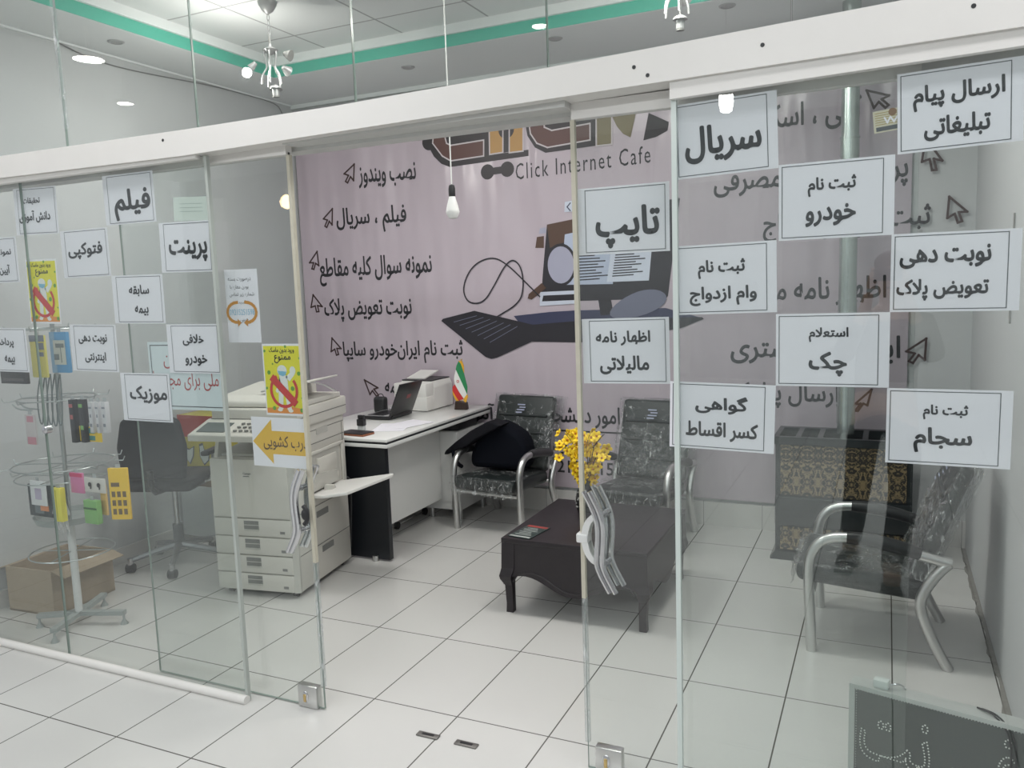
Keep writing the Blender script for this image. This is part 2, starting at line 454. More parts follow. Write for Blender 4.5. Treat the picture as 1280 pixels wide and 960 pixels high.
def ring_parts(parent, x, z, y, sgn, rx=.060, rz=.09, t_=.023):
    h = MB(); n = 14
    a = [(x - sgn * rx * math.sin(t * math.pi / n), z + rz * math.cos(t * math.pi / n)) for t in range(n + 1)]
    c = [(x - sgn * (rx - t_) * math.sin(t * math.pi / n), z + (rz - t_ * .8) * math.cos(t * math.pi / n)) for t in range(n + 1)]
    h.prism(a + c[::-1], 'y', y - .018, y - .008); h.prism(a + c[::-1], 'y', y + .015, y + .023)
    h.span((x - sgn * rx - .018, y - .022, z - .016), (x - sgn * rx + .024, y + .026, z + .016), bev=.006)
    return h.build('half_ring_bracket', mat('bracket_silver', (.74, .74, .73), .35, .35), parent)

def door(n, x0, x1, y, label, edge_left, hx, sgn, px):
    o = pane('d', x0, x1, .005, 2.205, y, .010).build('door_%d' % n, [glass, glass_edge])
    struct(o, label, 'sliding door')
    r = MB(); r.span((x0, y - .012, 2.195), (x1, y + .022, 2.245)); r.build('top_rail', white_paint, o)
    xe = x0 if edge_left else x1
    e = MB(); e.span((xe - .007, y - .004, .62), (xe + .007, y + .014, 2.195)); e.build('edge_strip', strip, o)
    e = MB(); e.span((xe - .008, y - .003, .10), (xe + .008, y + .013, .62)); e.build('taped_edge', tape, o)
    p = MB(); p.span((px, y - .012, .002), (px + .095, y + .022, .095), bev=.003)
    pp = p.build('corner_plate', satin, o)
    p = MB(); p.ball((px + .04, y - .013, .048), (.014, .006, .026)); p.span((px + .034, y - .022, .03), (px + .046, y - .015, .062), 1, .002)
    p.build('lock_cylinder', [chrome, mat('brass', (.62, .45, .2), .3, 1.)], pp)
    handle_parts(o, hx, .835, y, sgn)
    return o
d1 = door(1, -.28, .642, -.152, 'left glass sliding door standing open, with poster and arrow sheet', False, .582, -1, .52)
k = MB(); k.tube([(.63, -.185, .86), (.648, -.185, .84), (.645, -.185, .80), (.63, -.185, .785)], .009, 8, 0, 1); k.ball((.637, -.188, .825), (.016, .01, .022))
k.build('black_lock_cover', black_plastic, d1)
d2 = door(2, 1.765, 2.752, -.135, 'right glass sliding door with one heading sheet and a silver handle', True, 1.847, 1, 1.795)
ring_parts(d2, 1.826, .835, -.135, 1)
h = MB(); h.cyl((-.793, -.222, 1.105), (-.793, -.195, 1.105), .019, seg=20); h.ball((-.793, -.222, 1.105), (.017, .005, .017))
tag(h.build('glass_bolt', chrome), 'round chrome bolt clamping the joint of the left glass panes', 'bolt')
for x, lb in ((1.133, 'left floor guide of the pair set in the doorway tiles'), (1.297, 'right floor guide of the pair set in the doorway tiles')):
    t = thing('floor_guide', 'dark metal ' + lb, 'floor guide', (x, -.162, 0), 0, 'floor guides in the doorway')
    MB().box((0, 0, .003), (.092, .03, .006), bev=.002).build('plate', mat('worn_steel', (.22, .21, .20), .5, .8), t)
    MB().box((0, 0, .0068), (.05, .010, .002)).build('slot', black_plastic, t)

# ------------------------------------------------------------------ banner on the back wall
pink = bpy.data.materials.new('banner_vinyl'); pink.use_nodes = True
nt = pink.node_tree; bb = nt.nodes['Principled BSDF']
bb.inputs['Base Color'].default_value = (.49, .425, .475, 1); bb.inputs['Roughness'].default_value = .24
tc = nt.nodes.new('ShaderNodeTexCoord'); mp = nt.nodes.new('ShaderNodeMapping')
mp.inputs['Rotation'].default_value = (0, .5, 0); mp.inputs['Scale'].default_value = (1.5, 1, .3)
nz = nt.nodes.new('ShaderNodeTexNoise'); nz.inputs['Scale'].default_value = 1.6; nz.inputs['Detail'].default_value = 2
bp = nt.nodes.new('ShaderNodeBump'); bp.inputs['Strength'].default_value = .8; bp.inputs['Distance'].default_value = .16
nt.links.new(tc.outputs['Object'], mp.inputs[0]); nt.links.new(mp.outputs[0], nz.inputs['Vector'])
nt.links.new(nz.outputs['Fac'], bp.inputs['Height']); nt.links.new(bp.outputs['Normal'], bb.inputs['Normal'])
def ink(n, c, r=.4): return mat(n, c, r)
BYY = 2.835
banner = MB().span((LX + .015, BYY, .19), (2.80, BYY + .004, 3.15)).build('wall_banner', pink)
tag(banner, 'large glossy pink vinyl banner of the internet cafe on the back wall', 'banner')
y1 = BYY - .002
TX = [('نصب ویندوز', -1.136, -.608, 2.48, 2.655, -.03), ('فیلم ، سریال', -1.375, -.712, 2.14, 2.345, -.02), ('نمونه سوال کلیه مقاطع', -1.575, -.505, 1.73, 1.96, 0),
      ('نوبت تعویض پلاک', -1.55, -.705, 1.435, 1.63, 0), ('ثبت نام ایران\u200cخودرو سایپا', -1.386, -.265, 1.10, 1.28, .01), ('استعلام بیمه', -.995, -.45, .80, .97, .0),
      ('امور دانشجویی', .30, .975, .64, .80, 0), ('آموزش', -.45, -.015, .64, .80, 0),
      ('کپی ، اسکن', 1.90, 2.52, 2.55, 2.75, 0), ('پرینتر و مواد مصرفی', 1.64, 2.78, 2.19, 2.38, 0), ('ثبت نام وام ازدواج', 1.95, 2.905, 1.90, 2.08, 0),
      ('اظهار نامه مالیاتی', 1.72, 2.675, 1.49, 1.67, 0), ('اینترنت مشتری', 1.745, 2.76, 1.12, 1.30, 0), ('ارسال پیامک', 1.75, 2.415, .83, 1.0, 0)]
for t, x0, x1, z0, z1, sl in TX: write(MB(), t, x0, x1, z0, z1, y1, 0, .020, sl).build('lettering', lettering_black, banner)
write(MB(), 'Click Internet Cafe', .228, 1.222, 2.455, 2.57, y1, 0, .0, .03).build('lettering', lettering_black, banner)
write(MB(), 'clicknet', .36, .80, .44, .53, y1, 0, .012).build('lettering', lettering_black, banner)
write(MB(), '09215251598', .36, 1.05, .30, .395, y1, 0, .012).build('lettering', lettering_black, banner)
MB().stroke([(.30, .615), (1.12, .615)], .012, y1).build('printed_rule', lettering_black, banner)
arrow_t = [(0, 0), (0, 1), (.27, .80), (.42, 1.22), (.58, 1.15), (.42, .73), (.74, .70)]
def cursor(p):
    t, l, r = [Vector(q) for q in p]      # tip, lower left, right barb
    a = (l - t); bq = (r - t - a * .70) / .74
    pts = [tuple(t + bq * u + a * v) for u, v in arrow_t]
    m = MB(); m.stroke(pts, .013, y1, closed=True)
    m.build('cursor_icon', ink('brown_print', (.06, .035, .035)), banner)
for p in ([(-1.17,2.681),(-1.272,2.615),(-1.185,2.555)], [(-1.407,2.351),(-1.502,2.277),(-1.419,2.223)], [(-1.587,2.018),(-1.671,1.93),(-1.578,1.902)],
          [(-1.655,1.665),(-1.685,1.562),(-1.57,1.566)], [(-1.49,1.304),(-1.507,1.192),(-1.404,1.217)], [(-1.19,0.96),(-1.143,0.841),(-1.063,0.898)],
          [(2.545,2.768),(2.587,2.661),(2.668,2.723)], [(2.867,2.457),(2.851,2.323),(2.957,2.32)], [(2.999,2.11),(2.992,1.988),(3.093,2.018)],
          [(2.899,1.281),(2.792,1.203),(2.894,1.151)], [(2.604,0.965),(2.506,0.867),(2.581,0.865)]):
    cursor(p)
BL = ink('logo_black', (.03, .025, .03)); BR = ink('logo_brown', (.10, .045, .04)); OL = ink('logo_olive', (.20, .17, .10)); WH = ink('logo_outline', (.55, .5, .52)); OR = ink('logo_amber', (.42, .24, .08))
G = MB(); yb = BYY - .002
def out(p, w=.010, y=yb - .003): G.stroke(p, w, y, 3, True)
p = [(-0.519,2.798),(-0.454,2.81),(-0.44,2.899),(0.031,2.861),(0.021,2.636),(0.335,2.643),(0.333,2.599),(-0.31,2.58),(-0.381,2.61),(-0.443,2.67),(-0.482,2.74),(-0.521,2.759)]; G.poly(p, yb, 0)
G.disc([(-0.479,2.779)][0], .06, yb - .0005, 0)
p = [(-0.433,2.851),(-0.351,2.85),(-0.328,2.755),(-0.293,2.736),(-0.018,2.746),(-0.023,2.633),(-0.299,2.624),(-0.369,2.666),(-0.421,2.734),(-0.447,2.767)]; G.poly(p, yb - .001, 1); out(p)
p = [(0.031,2.861),(0.142,2.861),(0.133,2.643),(0.026,2.639)]; G.poly(p, yb - .001, 4); out(p)
p = [(0.146,2.848),(0.185,2.847),(0.181,2.643),(0.138,2.64)]; G.poly(p, yb - .001, 0); G.disc([(0.165,2.799)][0], .062, yb - .0015, 0)
p = [(0.192,2.843),(0.301,2.846),(0.293,2.637),(0.184,2.636)]; G.poly(p, yb - .001, 4); out(p)
p = [(0.307,2.874),(0.843,2.855),(0.837,2.619),(0.465,2.608),(0.385,2.653),(0.33,2.739)]; G.poly(p, yb - .0005, 0)
p = [(0.342,2.855),(0.457,2.854),(0.463,2.784),(0.518,2.756),(0.802,2.772),(0.8,2.661),(0.482,2.643),(0.402,2.68),(0.355,2.751)]; G.poly(p, yb - .0015, 1); out(p)
p = [(0.848,2.868),(0.96,2.869),(0.955,2.617),(0.845,2.616)]; G.poly(p, yb - .001, 2); out(p)
G.poly([(0.963,2.796),(1.126,2.8),(1.087,2.648),(1.035,2.678),(0.992,2.732)], yb - .001, 2); G.poly([(1.214,2.794),(1.349,2.72),(1.341,2.666),(1.262,2.633),(1.175,2.619)], yb - .001, 0)
a, b_ = [(0.002,2.517),(0.162,2.522)]; G.disc(a, .055, yb, 0); G.disc(b_, .055, yb, 0); G.stroke([a, b_], .05, yb - .0005, 0)
G.build('logo', [BL, BR, OL, WH, OR], banner)
# printed picture of a computer desk
SC = ink('picture_black', (.025, .023, .03)); NV = ink('picture_navy', (.045, .05, .10)); PG = ink('picture_page', (.42, .47, .60)); PG2 = ink('picture_sheet', (.56, .60, .70)); MO = ink('picture_mouse', (.16, .17, .24)); BN = ink('picture_umber', (.09, .05, .035)); GL = ink('picture_lens', (.36, .36, .46))
I = MB(); yb = BYY - .002
I.poly([(0.46,2.108),(0.666,2.134),(1.06,2.196),(1.418,2.222),(1.33,1.577),(1.316,1.561),(0.395,1.558),(0.418,1.773)], yb, 0)
I.poly([(0.379,2.025),(0.434,2.029),(0.431,1.944),(0.364,1.948)], yb, 5); I.poly([(0.404,2.085),(0.451,2.09),(0.45,2.049),(0.395,2.046)], yb, 6)
I.poly([(0.46,2.108),(0.666,2.134),(0.663,2.016),(0.594,1.978),(0.478,1.942)], yb - .0008, 5)
I.poly([(0.595,2.031),(0.958,2.081),(0.943,1.67),(0.554,1.676)], yb - .0015, 2); I.poly([(0.95,2),(1.232,1.984),(1.2,1.686),(0.899,1.685)], yb - .002, 3)
q = [(0.704,1.874),(0.882,1.873),(0.969,1.869),(1.181,1.872),(0.697,1.706),(0.907,1.713),(0.944,1.725),(1.151,1.732)]
for k in range(9):
    u = k / 8
    for a, b_, c_, d_ in ((q[0], q[1], q[4], q[5]), (q[2], q[3], q[6], q[7])):
        s0 = Vector(a).lerp(Vector(c_), u); s1 = Vector(b_).lerp(Vector(d_), u); s1 = s0.lerp(s1, .6 + .4 * ((k * 7) % 5) / 4)
        I.stroke([tuple(s0), tuple(s1)], .008, yb - .0028, 0)
I.build('monitor_picture', [SC, NV, PG, PG2, MO, BN, GL], banner)
I = MB(); yb = BYY - .0055
c0 = [(0.559,1.818)][0]; ex = [(0.665,1.813)][0]; ez = [(0.563,1.956)][0]
rx = ex[0] - c0[0]; rz = ez[1] - c0[1]
I.disc(c0, rx * 1.12, yb, 0, 28, rz * 1.1); I.disc(c0, rx * .95, yb - .0006, 1, 28, rz * .95)
I.poly([(0.407,1.695),(0.441,1.658),(0.324,1.577),(0.293,1.587),(0.302,1.618)], yb, 2)
I.build('magnifier_picture', [SC, GL, BN], banner)
I = MB(); yb = BYY - .0055
I.poly([(0.393,1.63),(0.668,1.634),(0.665,1.54),(0.386,1.529)], yb, 0); I.poly([(0.417,1.604),(0.667,1.608),(0.666,1.566),(0.406,1.562)], yb - .0006, 1)
I.build('scanner_picture', [PG2, SC], banner)
I = MB(); yb = BYY - .004
I.poly([(0.831,1.59),(0.922,1.594),(0.946,1.461),(0.85,1.453)], yb - .002, 0)
I.poly([(0.175,1.46),(0.455,1.484),(0.656,1.492),(1.315,1.496),(1.572,1.421),(1.41,1.359),(0.749,1.265),(0.284,1.326)], yb, 1)
I.poly([(0.286,1.392),(0.753,1.422),(1.558,1.431),(1.572,1.419),(1.41,1.356),(0.749,1.263),(0.282,1.27),(0.186,1.326)], yb - .001, 0)
I.build('desk_picture', [SC, NV], banner)
I = MB(); I.poly([(-0.441,1.432),(-0.426,1.448),(-0.15,1.505),(0.355,1.388),(0.677,1.357),(0.675,1.264),(0.351,1.285),(0.025,1.15),(-0.023,1.141),(-0.07,1.155)], BYY - .0065, 0)
q = [(-0.329,1.422),(-0.133,1.467),(0.201,1.382),(-0.027,1.266)]
for k in range(7):
    u = k / 6; s0 = Vector(q[0]).lerp(Vector(q[3]), u); s1 = Vector(q[1]).lerp(Vector(q[2]), u); I.stroke([tuple(s0), tuple(s1)], .004, BYY - .0072, 1)
I.build('keyboard_picture', [SC, MO], banner)
I = MB(); cx, cz = [(1.12,1.527)][0]
I.poly([(cx + .20 * math.cos(t) * (1 - .15 * math.sin(t)), cz + .085 * math.sin(t) + .05 * math.cos(t)) for t in [j * math.pi / 12 for j in range(24)]], BYY - .008, 0)
I.build('mouse_picture', [MO], banner)
I = MB()
def smooth2(p, n=3):
    for _ in range(n):
        q = [p[0]]
        for a, b_ in zip(p, p[1:]): q += [(a[0] * .75 + b_[0] * .25, a[1] * .75 + b_[1] * .25), (a[0] * .25 + b_[0] * .75, a[1] * .25 + b_[1] * .75)]
        p = q + [p[-1]]
    return p
I.stroke(smooth2([(0.388,1.598),(0.285,1.699),(0.145,1.835),(0.019,1.906),(-0.153,1.848),(-0.248,1.682),(-0.205,1.562),(-0.071,1.559),(0.028,1.691),(0.107,1.82),(0.183,1.882),(0.253,1.814),(0.266,1.667),(0.225,1.553),(0.037,1.456)]), .010, BYY - .006)
I.build('cable_picture', [SC], banner)
I = MB(); I.poly([(0.602,2.257),(0.692,2.265),(0.69,2.186),(0.597,2.186)], BYY - .0055, 0); I.stroke([(0.643,2.246),(0.619,2.221),(0.641,2.194)], .008, BYY - .0062, 1); I.stroke([(0.679,2.247),(0.661,2.193)], .008, BYY - .0062, 1)
I.build('code_icon', [PG2, NV], banner)

# ------------------------------------------------------------------ sheets on the glass
paper = mat('white_paper', (.84, .825, .875), .6)
print_grey = mat('printed_line', (.10, .11, .12), .5)
charcoal = mat('charcoal_print', (.035, .037, .042), .5)
def sheet(name, label, x, z, w, h, ang, y, lines, border=None, m=None, bold=.032, group='service sheets on the glass front', inkm=None):
    o = MB().box((0, 0, 0), (w, .0008, h)).build(name, m or paper)
    o.location = (x, y, z); o.rotation_euler = (0, -math.radians(ang), 0)
    tag(o, label, 'sign', group)
    if border:
        u0, u1 = border; b = MB(); v = .035
        P = [(-w / 2 + u0 * w, -h / 2 + v * h), (-w / 2 + u1 * w, -h / 2 + v * h), (-w / 2 + u1 * w, h / 2 - v * h), (-w / 2 + u0 * w, h / 2 - v * h)]
        b.stroke(P, .0022, -.0009, 0, True); b.build('printed_border', print_grey, o)
    if lines:
        for t, u0, u1, v0, v1 in lines: write(MB(), t, -w / 2 + u0 * w, -w / 2 + u1 * w, h / 2 - v1 * h, h / 2 - v0 * h, -.0011, 0, bold).build('lettering', inkm or charcoal, o)
    return o
LB = (.09, .955); RB = (.03, .905)
SG = [
 ('تحقیقات دانش آموزی', -.737, 2.082, .282, .204, -1.5, -.195, [('تحقیقات', .22, .62, .2, .36), ('دانش آموزی', .1, .83, .48, .75)], LB, 'left glass'),
 ('فیلم', -.157, 2.092, .291, .203, -.1, -.195, [('فیلم', .2, .92, .3, .93)], LB, 'left glass'),
 ('فتوکپی', -.448, 1.884, .293, .203, .1, -.195, [('فتوکپی', .14, .87, .27, .62)], LB, 'left glass'),
 ('پرینت', .137, 1.881, .282, .199, -1.0, -.195, [('پرینت', .17, .9, .35, .8)], LB, 'left glass'),
 ('سابقه بیمه', -.156, 1.680, .295, .201, -.7, -.195, [('سابقه', .33, .73, .2, .44), ('بیمه', .42, .69, .63, .84)], LB, 'left glass'),
 ('نوبت دهی اینترنتی', -.450, 1.476, .288, .204, -.9, -.195, [('نوبت دهی', .18, .8, .2, .42), ('اینترنتی', .29, .75, .58, .82)], LB, 'left glass'),
 ('خلافی خودرو', .135, 1.473, .287, .200, -.2, -.195, [('خلافی', .3, .7, .2, .44), ('خودرو', .32, .74, .62, .85)], LB, 'left glass'),
 ('موزیک', -.160, 1.267, .288, .206, -.1, -.195, [('موزیک', .17, .93, .26, .63)], LB, 'left glass'),
 ('نمونه سوال آیین نامه', -1.038, 1.879, .288, .204, -.4, -.195, [('نمونه سوال', .12, .86, .24, .42), ('آیین نامه', .25, .79, .6, .84)], LB, 'left glass'),
 ('پرداخت بیمه', -1.038, 1.467, .288, .204, -.6, -.195, [('پرداخت', .2, .68, .22, .46), ('بیمه', .42, .67, .62, .84)], LB, 'left glass'),
 ('تایپ', 1.920, 1.877, .299, .210, .1, -.122, [('تایپ', .2, .9, .3, .92)], LB, 'right sliding door'),
 ('اظهار نامه مالیلاتی', 1.921, 1.462, .288, .211, .7, -.122, [('اظهار نامه', .16, .79, .19, .42), ('مالیلاتی', .2, .77, .57, .86)], LB, 'right sliding door'),
 ('سریال', 2.250, 2.086, .289, .213, 1.7, -.195, [('سریال', .1, .85, .32, .82)], RB, 'right fixed glass'),
 ('ثبت نام خودرو', 2.546, 1.887, .295, .210, .2, -.195, [('ثبت نام', .26, .68, .2, .45), ('خودرو', .24, .68, .56, .84)], RB, 'right fixed glass'),
 ('ارسال پیام تبلیغاتی', 2.838, 2.097, .284, .205, 1.4, -.195, [('ارسال پیام', .13, .86, .18, .5), ('تبلیغاتی', .22, .75, .58, .88)], RB, 'right fixed glass'),
 ('ثبت نام وام ازدواج', 2.249, 1.681, .290, .204, .7, -.195, [('ثبت نام', .23, .7, .22, .49), ('وام ازدواج', .14, .81, .6, .88)], RB, 'right fixed glass'),
 ('نوبت دهی تعویض پلاک', 2.838, 1.679, .300, .208, -.2, -.195, [('نوبت دهی', .07, .78, .17, .45), ('تعویض پلاک', .05, .77, .58, .86)], RB, 'right fixed glass'),
 ('استعلام چک', 2.541, 1.472, .297, .207, .1, -.195, [('استعلام', .3, .65, .19, .39), ('چک', .3, .64, .52, .86)], RB, 'right fixed glass'),
 ('گواهی کسر اقساط', 2.236, 1.271, .309, .203, -1.3, -.195, [('گواهی', .25, .75, .19, .46), ('کسر اقساط', .16, .85, .58, .87)], RB, 'right fixed glass'),
 ('ثبت نام سجام', 2.834, 1.263, .298, .208, -.3, -.195, [('ثبت نام', .3, .66, .2, .4), ('سجام', .23, .7, .5, .84)], RB, 'right fixed glass')]
for k, (t, x, z, w, h, a, y, ln, bd, where) in enumerate(SG):
    sheet('paper_sign', 'white sheet reading %s on the %s' % (t, where), x, z, w, h, a, y + .0003 * (k % 5), ln, bd)

yellow = mat('poster_yellow', (.80, .74, .05), .45); p_orange = mat('poster_orange', (.80, .30, .06), .45); p_red = mat('poster_red', (.62, .06, .06), .45); p_green = mat('poster_green', (.15, .38, .06), .45); p_white = mat('poster_white', (.80, .82, .80), .5); p_blue = mat('poster_blue', (.22, .50, .68), .5)
def poster(label, x, z, w, h, a, y):
    o = sheet('mask_poster', label, x, z, w, h, a, y, [('ورود بدون ماسک', .18, .82, .05, .135), ('ممنوع', .3, .72, .155, .27)], None, paper, .02, 'yellow mask posters', lettering_black)
    m = MB(); k = w / .2
    m.poly([(-.47 * w, -.47 * h), (.47 * w, -.47 * h), (.47 * w, .47 * h), (-.47 * w, .47 * h)], -.0006, 0)
    m.poly([(-.47 * w, -.47 * h), (.47 * w, -.47 * h), (.47 * w, -.40 * h), (.1 * w, -.37 * h), (-.47 * w, -.40 * h)], -.0008, 1)
    m.build('printed_ground', [yellow, p_orange], o)
    m = MB()
    for u, v, r in ((-.36, .10, .009), (.40, .09, .009), (.22, -.12, .010), (-.28, -.40, .009), (.42, -.42, .009), (-.44, -.12, .006), (-.3, -.25, .005), (.1, .46, .006), (-.44, .4, .006), (.44, .3, .005), (-.25, .22, .004), (.44, -.25, .004)):
        m.disc((u * w, v * h), r * k, -.0010, 0, 9)
    m.build('virus_spots', p_green, o)
    m = MB(); cx, cz = 0, -.15 * h
    m.disc((cx - .02 * w, .13 * h), .125 * w, -.0014, 0, 18, .075 * h)
    m.poly([(-.10 * w, .07 * h), (.10 * w, .06 * h), (.12 * w, -.16 * h), (-.14 * w, -.16 * h)], -.0013, 0)
    m.poly([(-.14 * w, -.14 * h), (-.01 * w, -.14 * h), (-.05 * w, -.41 * h), (-.16 * w, -.41 * h)], -.0013, 0); m.poly([(.01 * w, -.14 * h), (.12 * w, -.14 * h), (.17 * w, -.42 * h), (.06 * w, -.42 * h)], -.0013, 0)
    m.disc((-.13 * w, -.42 * h), .065 * w, -.0014, 0, 12, .025 * h); m.disc((.14 * w, -.43 * h), .065 * w, -.0014, 0, 12, .025 * h)
    m.poly([(.06 * w, .04 * h), (.16 * w, -.02 * h), (.30 * w, .08 * h), (.22 * w, .12 * h)], -.0013, 0); m.disc((.25 * w, .13 * h), .075 * w, -.0014, 0, 12, .06 * h)
    m.poly([(-.10 * w, .05 * h), (-.12 * w, -.02 * h), (-.22 * w, -.16 * h), (-.17 * w, -.19 * h), (-.06 * w, -.08 * h)], -.0013, 0)
    m.build('figure', p_white, o)
    m = MB(); m.poly([(-.13 * w, .125 * h), (.09 * w, .115 * h), (.07 * w, .07 * h), (0, .05 * h), (-.10 * w, .07 * h)], -.0017, 0); m.build('face_mask', p_blue, o)
    m = MB(); R = .36 * w; n = 36
    for j in range(n):
        a0 = 2 * math.pi * j / n; a1 = 2 * math.pi * (j + 1) / n
        if .20 * math.pi < a0 < .62 * math.pi: continue
        m.poly([(cx + R * math.cos(a0), cz + R * math.sin(a0)), (cx + R * math.cos(a1), cz + R * math.sin(a1)), (cx + .82 * R * math.cos(a1), cz + .82 * R * math.sin(a1)), (cx + .82 * R * math.cos(a0), cz + .82 * R * math.sin(a0))], -.0019)
    m.stroke([(cx - R * .68, cz + R * .62), (cx + R * .66, cz - R * .62)], .052 * k * .6, -.002)
    m.build('prohibition_ring', p_red, o)
poster('yellow no-entry-without-mask poster on the left fixed glass', -.744, 1.729, .203, .286, -1.1, -.1945)
poster('yellow no-entry-without-mask poster on the open left door', .536, 1.347, .194, .284, .1, -.1385)
o = sheet('arrow_sign', 'white sheet with an orange arrow pointing left on the open door', .498, 1.094, .287, .201, -.1, -.1375, [('درب کشویی', .2, .97, .36, .66)], None, paper, .012, None, mat('brown_ink', (.12, .07, .03), .5))
m = MB(); w, h = .287, .201
m.poly([(-.49 * w, .0), (-.14 * w, .46 * h), (-.14 * w, .23 * h), (.45 * w, .23 * h), (.45 * w, -.24 * h), (-.14 * w, -.24 * h), (-.14 * w, -.44 * h)], -.0008); m.build('printed_arrow', mat('arrow_orange', (.78, .48, .06), .5), o)
o = sheet('phone_notice', 'narrow white notice with a phone number between two orange arrows', .356, 1.639, .168, .290, -.3, -.1385, [('درصورت بسته', .1, .8, .11, .17), ('بودن مغازه با', .15, .72, .21, .275), ('شماره زیر تماس', .12, .88, .31, .375), ('بگیرید', .38, .65, .42, .475), ('حبیبی', .4, .65, .67, .73)], None, paper, .0, None, print_grey)
m = MB(); write(m, '09215251598', -.07, .06, -.035, -.012, -.0011, 0, .0); m.build('phone_number', p_blue, o)
m = MB()
for sg in (-1, 1):
    P = [(sg * (.022 + .052 * math.sin(t * math.pi / 10)) - .006, -.025 + .040 * math.cos(t * math.pi / 10)) for t in range(11)]
    m.stroke(P, .012, -.0012); m.poly([(sg * .006 - .004, -.066), (sg * .026 - .004, -.050), (sg * .026 - .004, -.082)], -.0013)
m.build('orange_arrows', mat('notice_orange', (.62, .28, .05), .5), o)
pale = mat('pale_blue_paper', (.66, .73, .75), .55)
o = sheet('housing_notice', 'large pale blue framed notice partly behind the music sheet', .075, 1.361, .409, .282, .3, -.1905, None, None, pale, .0, None)
m = MB(); m.stroke([(-.19, -.127), (.19, -.127), (.19, .127), (-.19, .127)], .004, -.0008, 0, True); m.build('printed_border', print_grey, o)
for t, x0, x1, z0, z1 in (('مسکن', -.12, .06, .03, .10), ('ملی برای مجردها', -.185, .175, -.06, .02)): write(MB(), t, x0, x1, z0, z1, -.001, 0, .0).build('red_lettering', mat('red_ink', (.45, .08, .08), .5), o)
o = sheet('small_notice', 'small pale green note behind the top of the print sheet', .177, 2.028, .188, .093, -2.9, -.1905, None, None, mat('pale_green_paper', (.68, .74, .69), .55), 0, None)
m = MB()
for z in (.02, .005, -.01): m.stroke([(-.06, z), (.06, z)], .002, -.0008)
m.build('printed_lines', mat('faint_ink', (.4, .48, .45), .5), o)
o = sheet('gold_sticker', 'small gold sticker beside the stove pipe on the right glass', 2.678, 2.083, .079, .057, 5.1, -.1905, None, None, mat('sticker_cream', (.62, .58, .45), .5), 0, None)
m = MB()
for k in range(6): m.stroke([(-.034, .022 - k * .006), (.036, .022 - k * .006)], .0022, -.0007, 0)
m.poly([(-.034, -.025), (.036, -.025), (.036, -.014), (-.034, -.014)], -.0007, 1); m.disc((.008, .02), .010, -.0009, 2, 14); m.stroke([(-.012, .008), (-.006, -.006), (.002, .008), (.01, -.006), (.02, .008), (.03, -.004)], .004, -.001, 3)
m.build('printed_emblem', [mat('sticker_gold', (.42, .34, .16), .4), print_grey, mat('sticker_bronze', (.25, .15, .09), .5), paper], o)

# ------------------------------------------------------------------ visitor chairs
leather = mat('dark_leather', (.016, .021, .021), .36, bump=(120, .25))
arm_black = mat('armrest_black', (.025, .025, .027), .4)
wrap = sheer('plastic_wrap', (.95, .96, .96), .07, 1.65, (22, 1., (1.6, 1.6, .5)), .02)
wrap_label = mat('wrap_print', (.35, .38, .50), .5)
def crumple(b, amp, seed):
    rnd = random.Random(seed)
    for v in b.bm.verts:
        v.co += Vector((rnd.uniform(-amp, amp), rnd.uniform(-amp, amp), rnd.uniform(-amp, amp)))
def sheet_shell(corners, nu, nv, amp, seed, mi=0):
    """crumpled sheet over a bilinear patch of four corners"""
    rnd = random.Random(seed); b = MB()
    A, B, C_, D = [Vector(c) for c in corners]
    g = [[A.lerp(B, i / nu).lerp(D.lerp(C_, i / nu), j / nv) + Vector((rnd.uniform(-amp, amp), rnd.uniform(-amp, amp), rnd.uniform(-amp, amp))) for i in range(nu + 1)] for j in range(nv + 1)]
    vs = [[b.bm.verts.new(p) for p in r] for r in g]
    for j in range(nv):
        for i in range(nu):
            q = [vs[j][i], vs[j][i + 1], vs[j + 1][i + 1], vs[j + 1][i]]
            if rnd.random() < .5: fs = [b.bm.faces.new(q[:3]), b.bm.faces.new([q[0], q[2], q[3]])]
            else: fs = [b.bm.faces.new([q[0], q[1], q[3]]), b.bm.faces.new(q[1:])]
            for f in fs: f.smooth = rnd.random() < .6
    return b
HW = .265
